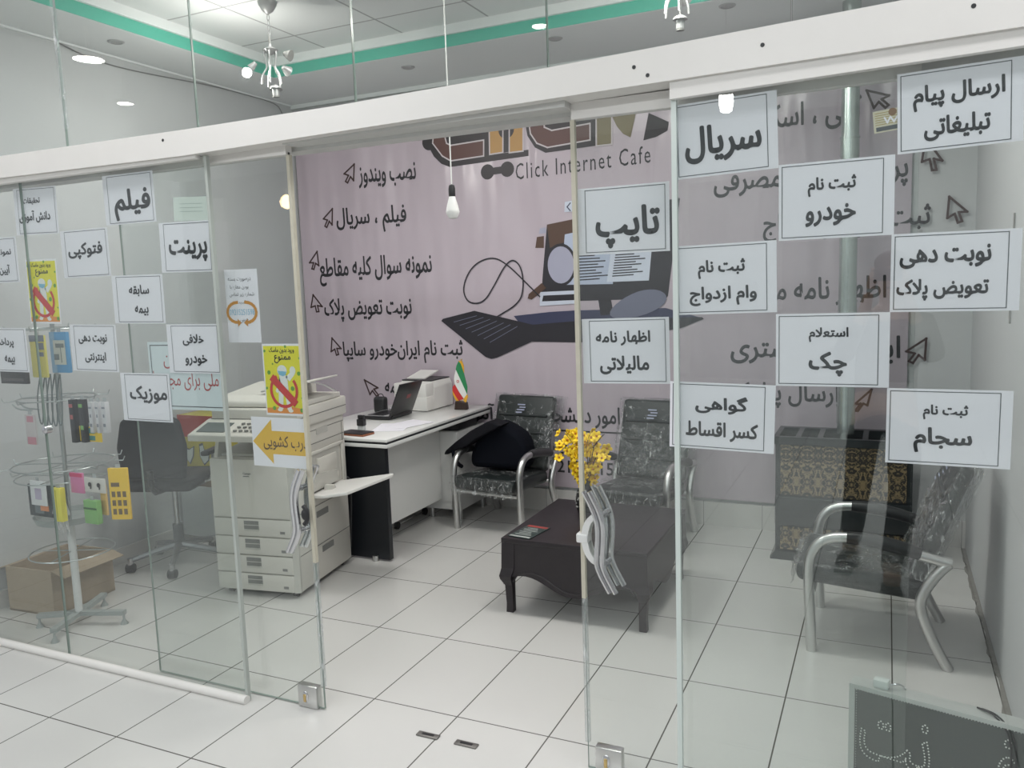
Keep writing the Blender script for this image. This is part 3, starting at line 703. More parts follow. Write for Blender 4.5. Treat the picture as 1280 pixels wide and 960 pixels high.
def visitor_chair(label, loc, rz):
    t = thing('visitor_chair', label, 'chair', loc, rz, 'wrapped visitor chairs')
    for s in (-1, 1):
        x = s * HW
        MB().tube([(x, 0, 0), (x, -.010, .18), (x, -.018, .36), (x, -.010, .45), (x, .030, .512), (x, .085, .536), (x, .150, .540)], .023, 12, 0, 2).build('front_leg', satin, t)
        MB().tube([(x, .535, .466), (x, .49, .415), (x, .432, .31), (x, .434, .24), (x, .486, .11), (x, .545, 0)], .023, 12, 0, 2).build('rear_leg', satin, t)
        a = MB(); a.tube([(x, .14, .540), (x, .22, .538), (x, .33, .522), (x, .43, .496)], [.027, .031, .031, .026], 12, 0, 1)
        ar = a.build('armrest', arm_black, t)
        MB().cyl((x, .425, .492), (x, .545, .468), .024, seg=12).build('arm_joint', satin, ar)
    MB().tube([(-HW, .0, .275), (-HW + .02, .0, .275), (HW - .02, .0, .275), (HW, .0, .275)], .014, 8).build('front_rail', satin, t)
    b = MB(); b.tube([(-HW, .435, .29), (HW, .435, .29)], .014, 8); b.build('rear_rail', satin, t)
    s_ = MB(); s_.box((0, .19, .335), (.47, .53, .095), (math.radians(-4), 0, 0), 0, .035, 4); seat = s_.build('seat', leather, t)
    k = MB(); tilt = math.radians(-20)
    k.box((0, .505, .62), (.48, .065, .54), (tilt, 0, 0), 0, .028, 4)
    for z in (.50, .62, .74): k.tube([(-.20, .47 + (z - .62) * .36, z), (.20, .47 + (z - .62) * .36, z)], .010, 8)
    back = k.build('backrest', leather, t)
    w = MB(); f = sheet_shell([(-.262, .372, .395), (.262, .372, .395), (.258, .578, .888), (-.258, .578, .888)], 18, 22, .013, 3); w.bm.free(); w = f
    w2 = sheet_shell([(-.262, .46, .37), (.262, .46, .37), (.275, .652, .868), (-.275, .652, .868)], 12, 12, .012, 5)
    me2 = bpy.data.meshes.new('w'); w2.bm.to_mesh(me2); w2.bm.free(); w.bm.from_mesh(me2); bpy.data.meshes.remove(me2)
    for s in (-1, 1):
        w3 = sheet_shell([(s * .262, .372, .395), (s * .262, .46, .37), (s * .30, .652, .868), (s * .258, .578, .888)], 3, 10, .006, 7 + s)
        me3 = bpy.data.meshes.new('w'); w3.bm.to_mesh(me3); w3.bm.free(); w.bm.from_mesh(me3); bpy.data.meshes.remove(me3)
    w3 = sheet_shell([(-.258, .578, .888), (.258, .578, .888), (.275, .652, .868), (-.275, .652, .868)], 10, 2, .005, 17)
    me3 = bpy.data.meshes.new('w'); w3.bm.to_mesh(me3); w3.bm.free(); w.bm.from_mesh(me3); bpy.data.meshes.remove(me3)
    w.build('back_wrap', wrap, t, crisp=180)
    w = sheet_shell([(-.25, -.085, .392), (.25, -.085, .392), (.25, .40, .385), (-.25, .40, .385)], 14, 14, .010, 21)
    w3 = sheet_shell([(-.25, -.095, .28), (.25, -.095, .28), (.25, -.085, .392), (-.25, -.085, .392)], 16, 5, .009, 23)
    me3 = bpy.data.meshes.new('w'); w3.bm.to_mesh(me3); w3.bm.free(); w.bm.from_mesh(me3); bpy.data.meshes.remove(me3)
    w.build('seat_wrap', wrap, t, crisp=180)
    m = MB()
    for q in range(5): m.box((-.02 + .008 * (q % 3), .4905 + .0145 * q, .765 + .0165 * q), (.05 + .012 * (q % 2), .001, .009), (tilt, 0, 0))
    m.build('printed_patch', wrap_label, t)
    return t
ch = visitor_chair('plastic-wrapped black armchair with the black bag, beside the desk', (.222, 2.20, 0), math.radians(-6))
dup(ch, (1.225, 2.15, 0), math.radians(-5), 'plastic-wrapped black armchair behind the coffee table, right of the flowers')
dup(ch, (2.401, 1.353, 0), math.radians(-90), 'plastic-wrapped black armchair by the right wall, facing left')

# ------------------------------------------------------------------ black bag on the chair by the desk
cloth_black = mat('black_cloth', (.004, .005, .009), .9, spec=.15)
bag = thing('shoulder_bag', 'black cloth laptop bag slumped on the chair by the desk', 'bag', (0, 0, 0))
b = MB(); b.prism([(.0, .405), (.42, .405), (.455, .48), (.44, .60), (.40, .665), (.29, .725), (.22, .745), (.15, .72), (.06, .62), (.0, .50)], 'y', 2.37, 2.55, 0, .045, 4)
b.build('body', cloth_black, bag)
b = MB(); b.prism([(-.165, .505), (-.15, .535), (-.07, .60), (.06, .69), (.20, .762), (.30, .735), (.24, .70), (.10, .63), (.02, .57), (-.06, .545), (-.13, .51)], 'y', 2.29, 2.44, 0, .012, 3)
b.build('flap', mat('black_flap', (.008, .008, .011), .85, spec=.2), bag)
b = MB(); b.tube([(-.09, 2.31, .56), (-.085, 2.29, .50), (-.05, 2.30, .44), (-.04, 2.33, .42)], .014, 8, 0, 2); b.build('strap', cloth_black, bag)

# ------------------------------------------------------------------ coffee table
dark_wood = mat('dark_wenge', (.019, .014, .017), .42, noise=(14, .25))
ct = thing('coffee_table', 'low dark square coffee table with scalloped aprons before the chairs', 'coffee table', (0, 0, 0))
X0, X1, Y0, Y1 = .902, 1.672, .995, 1.80
MB().span((X0, Y0, .375), (X1, Y1, .40), bev=.004).build('tabletop', dark_wood, ct)
def apron_profile(a, b_, n=24):
    up = [(a, .378), (b_, .378)]; lo = []
    for k in range(n + 1):
        u = k / n; w = abs(2 * u - 1)
        z = .178 + .030 * math.cos((w - .68) * math.pi * 1.6) if w < .97 else .15
        lo.append((b_ + (a - b_) * u, z - (.024 * math.exp(-(w / .35) ** 2))))
    return up + lo
for y, z in ((Y0 + .004, 0), (Y1 - .026, 0)):
    ap = MB().prism(apron_profile(X0 + .004, X1 - .004), 'y', y, y + .022).build('apron', dark_wood, ct)
for x in (X0 + .004, X1 - .026):
    MB().prism(apron_profile(Y0 + .026, Y1 - .026), 'x', x, x + .022).build('apron', dark_wood, ct)
bd = MB(); pr = [(p[0], 0, p[1] + .022) for p in apron_profile(X0 + .06, X1 - .06)[2:]]
bd.tube([(p[0], Y0 + .003, p[2]) for p in pr], .004, 6); bd.build('carved_bead', dark_wood, ct)
for sx, sy in ((0, 0), (1, 0), (1, 1), (0, 1)):
    x = (X0, X1)[sx]; y = (Y0, Y1)[sy]; dx = 1 - 2 * sx; dy = 1 - 2 * sy
    l = MB()
    secs = [(.002, .072, .375), (-.002, .070, .24), (-.012, .066, .20), (-.008, .060, .18), (.010, .040, .145), (.014, .036, .05), (.012, .038, 0)]
    rings = []
    for o_, w_, z in secs:
        rings.append([l.bm.verts.new((x + dx * q[0], y + dy * q[1], z)) for q in ((o_, o_), (o_ + w_, o_), (o_ + w_, o_ + w_), (o_, o_ + w_))])
    fs = []
    for A, B in zip(rings, rings[1:]):
        for j in range(4): fs.append(l.bm.faces.new([A[j], A[(j + 1) % 4], B[(j + 1) % 4], B[j]]))
    fs += [l.bm.faces.new(rings[0]), l.bm.faces.new(rings[-1][::-1])]
    bmesh.ops.recalc_face_normals(l.bm, faces=fs)
    l.build('leg', dark_wood, ct)
lf = thing('leaflet', 'small dark green leaflet with a red strip on the coffee table', 'leaflet', (1.005, 1.125, .4005), math.radians(-8))
MB().span((-.066, -.105, 0), (.066, .105, .004)).build('cover', mat('leaflet_green', (.03, .05, .045), .35), lf)
MB().span((-.06, .075, .004), (.06, .10, .0046)).build('red_strip', mat('leaflet_red', (.35, .05, .04), .4), lf)
m = MB()
for k in range(6): m.span((-.05 + .01 * (k % 2), -.06 + .022 * k, .004), (.045 - .012 * (k % 3), -.053 + .022 * k, .0045))
m.span((-.06, -.1, .004), (.06, -.082, .0045)); m.build('printed_text', mat('leaflet_print', (.40, .42, .40), .5), lf)

# vase with yellow blossom
vs_ = thing('flower_vase', 'dark vase of yellow artificial blossom at the back of the coffee table', 'vase', (1.15, 1.60, .4005))
MB().lathe([(.045, 0), (.052, .01), (.058, .06), (.05, .11), (.036, .14), (.034, .16), (.042, .175), (.038, .175)]).build('vase_body', mat('vase_black', (.02, .02, .02), .3), vs_)
m = MB(); rnd = random.Random(4)
for k in range(26):
    a = -math.pi / 2 + rnd.uniform(-1.2, 1.2); z = rnd.uniform(.02, .12); r = .057 - .2 * max(0, z - .07)
    m.ball((r * math.cos(a), r * math.sin(a), z), (.006, .004, .005), u=6, v=4)
m.build('painted_pattern', mat('vase_silver', (.4, .4, .38), .4), vs_)
m = MB(); tips = []
for k in range(11):
    a = rnd.uniform(0, 2 * math.pi); r = rnd.uniform(.02, .10); h = rnd.uniform(.28, .42)
    p = [(0, 0, .10), (.3 * r * math.cos(a), .3 * r * math.sin(a), .2), (r * math.cos(a), r * math.sin(a), h)]
    m.tube(p, .0025, 5, 0, 2); tips.append(p)
for k in range(9):
    a = rnd.uniform(0, 2 * math.pi); m.tube([(.05 * math.cos(a), .05 * math.sin(a), .36), (.10 * math.cos(a), .06 * math.sin(a), .42), (.13 * math.cos(a), .07 * math.sin(a), .45)], .0016, 4, 0, 1)
m.build('twigs', mat('twig_brown', (.05, .03, .02), .7), vs_)
petal = mat('petal_yellow', (.90, .62, .02), .55); heart = mat('blossom_heart', (.42, .14, .01), .6)
pm = None
for k in range(98):
    u = rnd.random(); z = .155 + .30 * u
    if u < .25: r = rnd.uniform(0, .05)
    else: r = rnd.uniform(.02, .115 if u > .45 else .085)
    a = rnd.uniform(0, 2 * math.pi)
    if pm is None:
        q = MB()
        for j in range(5):
            t = j * 2 * math.pi / 5
            q.ball((.012 * math.cos(t), .012 * math.sin(t), .003), (.0105, .0085, .003), 0, 8, 5, (0, -.35, t))
        q.ball((0, 0, .005), .0045, 1, 6, 4)
        o = q.build('blossom', [petal, heart], vs_); pm = o.data
    else:
        o = bpy.data.objects.new('blossom', pm); COL.objects.link(o); o.parent = vs_
    o.location = (1.25 * r * math.cos(a) - .02 * u, r * math.sin(a), z)
    o.rotation_euler = (rnd.uniform(.5, 1.9), rnd.uniform(-.5, .5), rnd.uniform(-1.2, 1.2)); s = rnd.uniform(1.15, 1.6); o.scale = (s, s, s)

# ------------------------------------------------------------------ desk and what stands on it
desk_white = mat('desk_white', (.74, .74, .72), .18); desk_black = mat('desk_black', (.012, .014, .018), .35)
dk = thing('office_desk', 'white topped office desk with black edge band and black end panel', 'desk', (0, 0, 0))
DX0, DX1, DY0, DY1 = -.86, -.045, 1.41, 2.825
MB().span((DX0, DY0, .768), (DX1, DY1, .785), bev=.002).build('desktop', desk_white, dk)
MB().span((DX0 + .006, DY0 + .006, .754), (DX1 - .006, DY1, .768)).build('black_edge', desk_black, dk)
MB().span((DX0, DY0, .732), (DX1, DY1, .754), bev=.002).build('lower_edge', desk_white, dk)
MB().span((-.80, 1.46, .012), (-.098, 1.498, .732)).build('end_panel', desk_black, dk)
MB().span((-.262, 1.498, .157), (-.244, 2.38, .732)).build('front_panel', desk_white, dk)
MB().span((-.80, 2.74, .012), (-.40, 2.78, .732)).build('end_panel', desk_black, dk)
f = MB(); f.cyl((-.20, 1.452, 0), (-.20, 1.452, .035), .02, seg=14); f.build('levelling_foot', satin, dk)
cb = thing('low_cabinet', 'low white side cabinet under the far end of the desk', 'cabinet', (0, 0, 0))
MB().span((-.385, 2.40, .075), (-.10, 2.815, .655)).build('body', desk_white, cb)
MB().span((-.383, 2.388, .14), (-.102, 2.40, .65)).build('front_panel', desk_white, cb)
for x, y in ((-.36, 2.43), (-.125, 2.43), (-.125, 2.79), (-.36, 2.79)): MB().cyl((x, y, 0), (x, y, .076), .018, seg=12).build('foot', satin, cb)
bx = thing('document_tray', 'flat black tray lying on the low cabinet under the desk', 'tray', (-.243, 2.58, .6555))
MB().box((0, 0, .026), (.26, .30, .05), bev=.006).build('tray', black_plastic, bx); MB().box((0, -.152, .03), (.10, .004, .014)).build('grip', desk_black, bx)
tr = thing('desk_trolley', 'black castor trolley under the desk behind the white panel', 'trolley', (-.44, 2.26, 0))
for y in (-.19, .19):
    w = MB().cyl((-.012, y, .026), (.012, y, .026), .026, seg=16).build('castor', black_plastic, tr)
    MB().cyl((0, y, .05), (-.02, y - .015, .14), .007, seg=8).build('stem', chrome, w)
MB().span((-.3, -.22, .14), (.01, .22, .158)).build('platform', desk_black, tr)
MB().tube([(0, -.17, .03), (0, .17, .03)], .006, 6).build('axle', satin, tr)

# laptop
lap_black = mat('laptop_black', (.018, .018, .02), .28); lap_grey = mat('laptop_grey', (.42, .42, .43), .35)
lp = thing('laptop', 'black open laptop on the desk, its lid towards the chairs', 'laptop', (-.43, 2.03, .7855), math.radians(0))
MB().span((-.23, 0, .004), (0, .30, .026), bev=.004).build('base', lap_black, lp)
kb = MB(); kb.span((-.215, .015, .026), (-.02, .285, .0275))
kbo = kb.build('keyboard_deck', lap_grey, lp)
m = MB()
for i in range(5):
    for j in range(10): m.span((-.20 + i * .028, .03 + j * .023, .0275), (-.177 + i * .028, .049 + j * .023, .030))
m.build('keys', lap_black, kbo)
m = MB(); A = math.radians(24)
m.box((0, .15, .125), (.010, .30, .25), bev=.003); m.move(Matrix.Translation((-.004, 0, .024)) @ Matrix.Rotation(A, 4, 'Y'))
ld = m.build('lid', lap_black, lp)
m = MB(); m.box((-.0056, .15, .128), (.001, .28, .21)); m.move(Matrix.Translation((-.004, 0, .024)) @ Matrix.Rotation(A, 4, 'Y')); m.build('screen', mat('screen_dark', (.03, .035, .05), .15), ld)
m = MB(); m.box((.0056, .17, .14), (.001, .05, .03)); m.move(Matrix.Translation((-.004, 0, .024)) @ Matrix.Rotation(A, 4, 'Y')); m.build('lid_patch', mat('patch_red', (.22, .03, .035), .3), ld)  # small dark red patch on the back of the lid
MB().cyl((-.004, .03, .022), (-.004, .27, .022), .012, seg=10).build('hinge', lap_black, lp)

# laser printer
pw = mat('printer_white', (.72, .71, .68), .4); pk = mat('printer_black', (.02, .02, .022), .4)
pr = thing('laser_printer', 'small white laser printer at the far end of the desk', 'printer', (-.555, 2.44, .7855), math.radians(-2))
MB().prism([(-.10, .004), (.19, .004), (.19, .17), (.17, .215), (-.10, .215)], 'y', .10, .37, 0, .008, 2).build('body', pw, pr)
MB().span((-.10, 0, .10), (.185, .11, .205), bev=.008).build('front_cover', pw, pr)
MB().span((.03, .0, .004), (.19, .11, .11), bev=.006).build('side_cover', pw, pr)
MB().span((-.10, .03, .02), (.03, .11, .10)).build('tray_slot', pk, pr)
MB().span((-.10, -.10, .012), (.03, .08, .022)).build('paper_tray', pk, pr); 
MB().span((-.09, -.07, .022), (.01, .08, .030)).build('loaded_paper', paper, pr)
m = MB(); m.prism([(.10, .213), (.36, .213), (.36, .222), (.10, .222)], 'x', -.09, .17); m.build('output_top', pk, pr)
m = MB(); m.box((.0, .25, .245), (.16, .20, .008), (math.radians(12), 0, 0)); m.build('output_flap', pw, pr)
m = MB(); m.disc((-.06, .15), .008, -.001, 0, 12); m.build('maker_badge', mat('badge_blue', (.12, .14, .2), .4), pr)
m = MB(); m.span((-.085, -.002, .115), (-.045, 0, .121)); m.build('name_plate', print_grey, pr)

# desk flag
fl = thing('desk_flag', 'small green, white and red table flag with gold fringe on a dark stand', 'flag', (-.17, 2.60, .7855), math.radians(4))
MB().prism([(-.05, 0), (.05, 0), (.042, .055), (-.04, .065)], 'y', -.025, .025, 0, .004).build('stand', mat('stand_wood', (.035, .02, .015), .4), fl)
m = MB().cyl((0, .004, .06), (.012, .004, .365), .004, seg=8); m.ball((.012, .004, .37), .007); m.build('pole', mat('brass', (.62, .45, .2), .3, 1.), fl)
k = .126
def fp(pts): return [((x - 195) * .125 * .0058, (562 - y) * .125 * .0058) for x, y in pts]
FL = [('green_stripe', (.02, .22, .08), [(190, 65), (165, 110), (155, 150), (210, 270), (268, 400), (275, 330), (240, 180), (212, 90)], 0),
      ('white_stripe', (.74, .74, .72), [(155, 150), (135, 215), (130, 250), (135, 300), (180, 380), (228, 448), (268, 402), (210, 270)], .002),
      ('red_stripe', (.55, .03, .03), [(135, 300), (110, 330), (105, 370), (135, 420), (172, 472), (228, 450), (180, 380)], .004)]
for n, c, p, dy in FL: MB().prism(fp(p), 'y', -.012 + dy, -.006 + dy).build(n, mat('flag_' + n, c, .6), fl)
gold = mat('gold_fringe', (.72, .38, .03), .6)
m = MB()
for p in ([(188, 62), (225, 64), (243, 115), (243, 185), (213, 92)], [(105, 370), (108, 405), (140, 472), (172, 474), (135, 420)], [(268, 402), (276, 430), (250, 492), (225, 470), (228, 450)]): m.prism(fp(p), 'y', -.010, -.003)
m.build('fringe', gold, fl)
m = MB(); e = fp([(172, 272)])[0]; m.disc(e, .011, -.0125, 0, 14); m.disc(e, .007, -.013, 1, 14); m.stroke([(e[0], e[1] - .008), (e[0], e[1] + .008)], .003, -.0135, 0)
m.build('emblem', [mat('emblem_red', (.5, .05, .05), .6), mat('flag_white_stripe', (.74, .74, .72))], fl)

# small things on the desk
st = thing('rubber_stamp', 'black self inking stamp with a clear base on the desk', 'stamp', (-.40, 1.66, .7855))
MB().span((-.022, -.015, 0), (.022, .015, .03), bev=.003).build('base', mat('clear_grey', (.45, .47, .47), .2), st); MB().span((-.026, -.019, .03), (.026, .019, .075), bev=.005).build('housing', pk, st); MB().span((-.022, -.012, .075), (.022, .012, .10), bev=.006).build('handle', pk, st)
wl = thing('notebook', 'black and brown notebook at the near corner of the desk', 'notebook', (-.34, 1.52, .7855), math.radians(-6))
MB().span((-.10, -.055, .0), (.10, .055, .012), bev=.003).build('pages', mat('notebook_brown', (.28, .10, .05), .5), wl); MB().span((-.10, -.055, .012), (.095, .058, .018), bev=.002).build('cover', pk, wl)
for k, (x, y, r, lb) in enumerate(((-.26, 1.80, 20, 'loose white paper lying beside the laptop'), (-.22, 1.93, -15, 'loose white paper nearest the printer on the desk'))):
    o = MB().span((-.105, -.148, 0), (.105, .148, .0012)).build('loose_paper', paper); o.location = (x, y, .786 + .0014 * k); o.rotation_euler = (0, 0, math.radians(r)); tag(o, lb, 'paper', 'loose papers on the desk')
wc = thing('camera_case', 'small black case with a wrist loop behind the laptop', 'case', (-.70, 2.33, .7855))
MB().box((0, 0, .06), (.10, .06, .12), bev=.02, seg=3).build('case', pk, wc); MB().tube([(-.02, 0, .115), (-.01, 0, .14), (.02, 0, .14), (.03, 0, .115)], .003, 6, 0, 2).build('loop', pk, wc)

# ------------------------------------------------------------------ photocopier
cw = mat('copier_white', (.62, .60, .55), .45); cw2 = mat('copier_grey', (.52, .51, .47), .45); seam = mat('copier_seam', (.14, .14, .13), .6); dark_rec = mat('grip_shadow_grey', (.22, .22, .21), .5)
cp = thing('photocopier', 'large cream floor-standing photocopier with an open side tray', 'photocopier', (-.737, .681, 0), math.radians(9))
U_, V_ = .515, .62
MB().span((.03, .03, .025), (U_ - .03, V_ - .03, .05)).build('base_plinth', pk, cp)
for u, v in ((.05, .05), (U_ - .05, .05), (U_ - .05, V_ - .05), (.05, V_ - .05)): MB().cyl((u - .012, v, .02), (u + .012, v, .02), .02, seg=12).build('castor', pk, cp)
MB().span((0, .012, .035), (U_, V_, .785), bev=.006).build('body', cw, cp)
for z0, z1 in ((.038, .134), (.14, .239), (.245, .345), (.351, .449)):
    d = MB().span((.002, -.004, z0), (U_ - .03, .014, z1), bev=.004).build('paper_drawer', cw, cp)
    h = MB(); h.span((.195, -.0055, z0 + .036), (.288, -.0045, z1 - .010), 0); h.span((.195, -.0075, z0 + .030), (.288, -.0045, z0 + .040), 1); h.span((.195, -.006, z0 + .062), (.288, -.005, z0 + .066), 1); h.build('grip_recess', [dark_rec, cw2], d)
    MB().span((.42, -.0055, z0 + .02), (.45, -.0045, z0 + .035)).build('size_label', dark_rec, d)
fd = MB().span((.002, -.004, .455), (U_ - .03, .014, .785), bev=.005).build('front_door', cw, cp)
m = MB(); write(m, 'Canon', .212, .262, .700, .713, -.0055, 0, .02); m.span((.212, -.0055, .688), (.25, -.005, .692)); m.build('maker_lettering', print_grey, fd)
MB().prism([(U_ - .03, .0), (U_, .014), (U_, .03), (U_ - .03, .03)], 'z', .035, .785).build('corner_post', cw2, cp)
MB().span((.27, .06, .785), (U_, V_, .945), bev=.006).build('upper_body', cw, cp)
MB().span((0, .40, .785), (.27, V_, .945)).build('rear_body', cw2, cp)
MB().prism([(.07, .787), (.38, .787), (.38, .83), (.07, .80)], 'x', .01, .268).build('output_tray', cw2, cp)
MB().prism([(0, 0), (.12, 0), (.10, .10), (.03, .115)], 'x', .0, .022).build('inner_guide', cw, cp).location = (.01, .03, .785)
op = MB(); op.prism([(-.13, .905), (.10, .955), (.10, 1.0), (.06, 1.0), (-.13, .942)], 'x', -.03, .40, 0, .006)
opo = op.build('control_panel', cw, cp)
m = MB(); m.box((.09, -.045, .970), (.17, .11, .004), (math.radians(17), 0, 0)); m.build('touch_screen', mat('panel_screen', (.10, .12, .12), .2), opo)
m = MB()
for i in range(4):
    for j in range(3): m.cyl((.24 + i * .035, -.085 + j * .04, .957 + j * .012), (.24 + i * .035, -.085 + j * .04, .966 + j * .012), .011, seg=10)
m.build('keypad', dark_rec, opo)
MB().span((-.005, .055, .945), (U_ + .02, V_ + .01, 1.055), bev=.010).build('scanner', cw, cp)
m = MB(); m.span((-.005, .0535, .998), (U_ + .02, .0555, 1.002)); m.span((U_ + .0195, .06, .998), (U_ + .0215, V_, 1.002)); m.build('scanner_seam', seam, cp)
ad = MB(); ad.prism([(.10, 1.057), (.60, 1.057), (.60, 1.135), (.54, 1.155), (.16, 1.12), (.10, 1.09)], 'x', .0, .36, 0, .012, 3)
ado = ad.build('document_feeder', cw, cp)
MB().prism([(.10, 1.057), (.58, 1.057), (.58, 1.085), (.10, 1.085)], 'x', .36, U_ + .01, 0, .006).build('platen_cover', cw, ado)
m = MB(); m.box((.40, .34, 1.165), (.30, .36, .010), (0, math.radians(-10), 0), 0, .004); m.build('feeder_tray', cw2, ado)
m = MB(); m.tube([(.52, .20, 1.19), (.56, .30, 1.17), (.55, .48, 1.10)], .006, 6, 0, 1); m.build('tray_wire', satin, ado)
# right hand side
s = MB(); xr = U_ + .001
for z in (.238, .47, .83, .905): s.span((U_ - .001, .03, z - .0015), (xr + .001, V_ - .01, z + .0015))
s.span((U_ - .001, .585, .47), (xr + .001, .588, .905)); s.build('side_seams', seam, cp)
for z, v in ((.40, .23), (.185, .27), (.875, .28)):
    g = MB(); g.span((xr - .001, v, z), (xr + .003, v + .13, z + .035)); g.build('side_grip', dark_rec if z < .8 else cw2, cp)
r = MB(); y0_, y1_, z0_, z1_ = .15, .57, .53, .79
for a, b_ in (((xr, y0_, z0_), (xr + .014, y1_, z0_ + .02)), ((xr, y0_, z1_ - .02), (xr + .014, y1_, z1_)), ((xr, y0_, z0_), (xr + .014, y0_ + .02, z1_)), ((xr, y1_ - .02, z0_), (xr + .014, y1_, z1_))): r.span(a, b_, bev=.003)
rf = r.build('bypass_frame', cw, cp)
m = MB(); m.span((xr, .19, .56), (xr + .004, .53, .77), 0); m.span((xr + .003, .25, .64), (xr + .02, .47, .74), 1, .004); m.span((xr + .003, .22, .585), (xr + .012, .50, .62), 1); m.build('paper_feed_rollers', [cw2, cw], rf)
t_ = MB(); t_.prism([(xr + .01, .15), (xr + .01, .50), (xr + .36, .53), (xr + .37, .50), (xr + .26, .12), (xr + .12, .10)], 'z', 0, .018, 0, .005)
t_.move(Matrix.Translation((xr, 0, .535)) @ Matrix.Rotation(math.radians(-8), 4, 'Y') @ Matrix.Translation((-xr, 0, 0)))
bt = t_.build('bypass_tray', mat('tray_white', (.72, .71, .68), .4), cp)
m = MB(); m.prism([(.16, .57), (.46, .57), (.44, .64), (.20, .66)], 'x', xr + .02, xr + .03); m.prism([(.24, .55), (.30, .55), (.28, .59), (.25, .59)], 'x', xr + .05, xr + .10); m.build('paper_guides', cw2, bt)
pc = MB(); pc.tube([(U_ - .02, V_ - .005, .55), (U_ + .015, V_ + .01, .54), (U_ + .018, V_ + .012, .45), (U_ - .01, V_ + .012, .1)], .006, 6, 0, 2); pc.build('power_cord', pk, cp)

# ------------------------------------------------------------------ gas heater with flue
hb = mat('heater_black', (.018, .022, .024), .25)
dm = bpy.data.materials.new('damask_panel'); dm.use_nodes = True
nt = dm.node_tree; b_ = nt.nodes['Principled BSDF']; b_.inputs['Roughness'].default_value = .35
tc = nt.nodes.new('ShaderNodeTexCoord'); sp = nt.nodes.new('ShaderNodeSeparateXYZ'); nt.links.new(tc.outputs['Object'], sp.inputs[0])
def MM(op, a, c=0.):
    n = nt.nodes.new('ShaderNodeMath'); n.operation = op
    for i, v in enumerate((a, c)):
        if isinstance(v, (int, float)): n.inputs[i].default_value = v
        else: nt.links.new(v, n.inputs[i])
    return n.outputs[0]
mx_ = MM('PINGPONG', sp.outputs[0], .06); mz_ = MM('PINGPONG', sp.outputs[2], .16)
cv = nt.nodes.new('ShaderNodeCombineXYZ'); nt.links.new(mx_, cv.inputs[0]); nt.links.new(mz_, cv.inputs[1])
n1 = nt.nodes.new('ShaderNodeTexNoise'); n1.inputs['Scale'].default_value = 48; n1.inputs['Detail'].default_value = 4; n1.inputs['Distortion'].default_value = 1.5
nt.links.new(cv.outputs[0], n1.inputs['Vector'])
rp = nt.nodes.new('ShaderNodeValToRGB'); rp.color_ramp.elements[0].position = .47; rp.color_ramp.elements[0].color = (.018, .016, .014, 1); rp.color_ramp.elements[1].position = .54; rp.color_ramp.elements[1].color = (.25, .18, .095, 1)
nt.links.new(n1.outputs['Fac'], rp.inputs[0]); nt.links.new(rp.outputs[0], b_.inputs['Base Color'])
ht = thing('gas_heater', 'black gas heater with gold damask panels by the back wall', 'heater', (2.095, 2.30, 0))
Wd, Dp = .735, .36
MB().prism([(-.025, 0), (Wd + .02, 0), (Wd + .02, .018), (Wd, .05), (0, .05), (-.025, .018)], 'y', -.02, Dp).build('base', hb, ht)
MB().span((0, .01, .05), (Wd, Dp, .70), bev=.004).build('body', hb, ht)
MB().span((.03, .0, .395), (Wd - .03, .012, .695)).build('upper_damask_panel', dm, ht)
MB().span((.03, .0, .06), (Wd - .03, .012, .20)).build('lower_damask_panel', dm, ht)
m = MB(); m.span((.0, -.012, .21), (Wd, .012, .385), bev=.008); m.span((.03, -.016, .30), (Wd - .03, -.010, .375)); m.build('burner_door', hb, ht)
g = MB(); g.span((-.01, -.01, .70), (Wd + .01, .02, .745)); g.span((-.01, Dp - .05, .70), (Wd + .01, Dp, .745)); 
for k in range(7): 
    x = -.01 + k * (Wd + .02 - .03) / 6; g.span((x, .02, .70), (x + .03, Dp - .05, .745))
g.build('top_grille', hb, ht)
m = MB(); m.cyl((.55, -.012, .34), (.55, -.03, .34), .014, seg=12); m.build('knob', hb, ht)
fp_ = thing('flue_pipe', 'shiny sheet metal stove pipe rising from the heater to the ceiling', 'pipe', (2.47, 2.52, 0))
zinc = mat('zinc', (.55, .60, .58), .26, .9)
MB().cyl((0, 0, .74), (0, 0, 3.2), .049, seg=24, caps=False).build('pipe', zinc, fp_)
m = MB()
for z in (.80, 1.18, 1.42, 1.95, 2.35): m.cyl((0, 0, z), (0, 0, z + .10), .0525, .051, seg=24); m.cyl((0, 0, z + .10), (0, 0, z + .112), .055, seg=24)
m.build('joint_collar', zinc, fp_)

# ------------------------------------------------------------------ led sign leaning in the right corner
ls = thing('led_sign', 'grey framed dot light sign standing on the floor inside the right glass', 'sign', (2.592, .105, 0), math.radians(-13.5))
fr_ = mat('sign_frame', (.52, .54, .52), .35, .3); fc = mat('sign_face', (.075, .085, .08), .3); dot = mat('sign_dots', (.72, .73, .70), .35)
LW, LH, LT = .545, .352, .062
b = MB(); b.span((0, 0, 0), (.018, LT, LH)); b.span((LW - .018, 0, 0), (LW, LT, LH)); b.span((.018, 0, LH - .014), (LW - .018, LT, LH)); b.span((.018, 0, 0), (LW - .018, LT, .014)); b.span((.018, LT - .01, .014), (LW - .018, LT, LH - .014))
b.build('frame', fr_, ls)
MB().span((.018, .006, .014), (LW - .018, .012, LH - .014)).build('face', fc, ls)
m = MB()
def led(x, z, r=.0028): m.ball((x, .005, z), (r, .0018, r), u=6, v=4)
for k in range(60): led(.022 + k * (LW - .044) / 59, LH - .018, .0016)
for k in range(36): led(.022, .02 + k * (LH - .04) / 35, .0016)
cu = glyphs('کافی نت')
E_ = {}
for f in cu[1]:
    for a, c_ in zip(f, f[1:] + f[:1]): E_.setdefault((min(a, c_), max(a, c_)), []).append(1)
ed = [e for e, v in E_.items() if len(v) == 1]
adj = {}
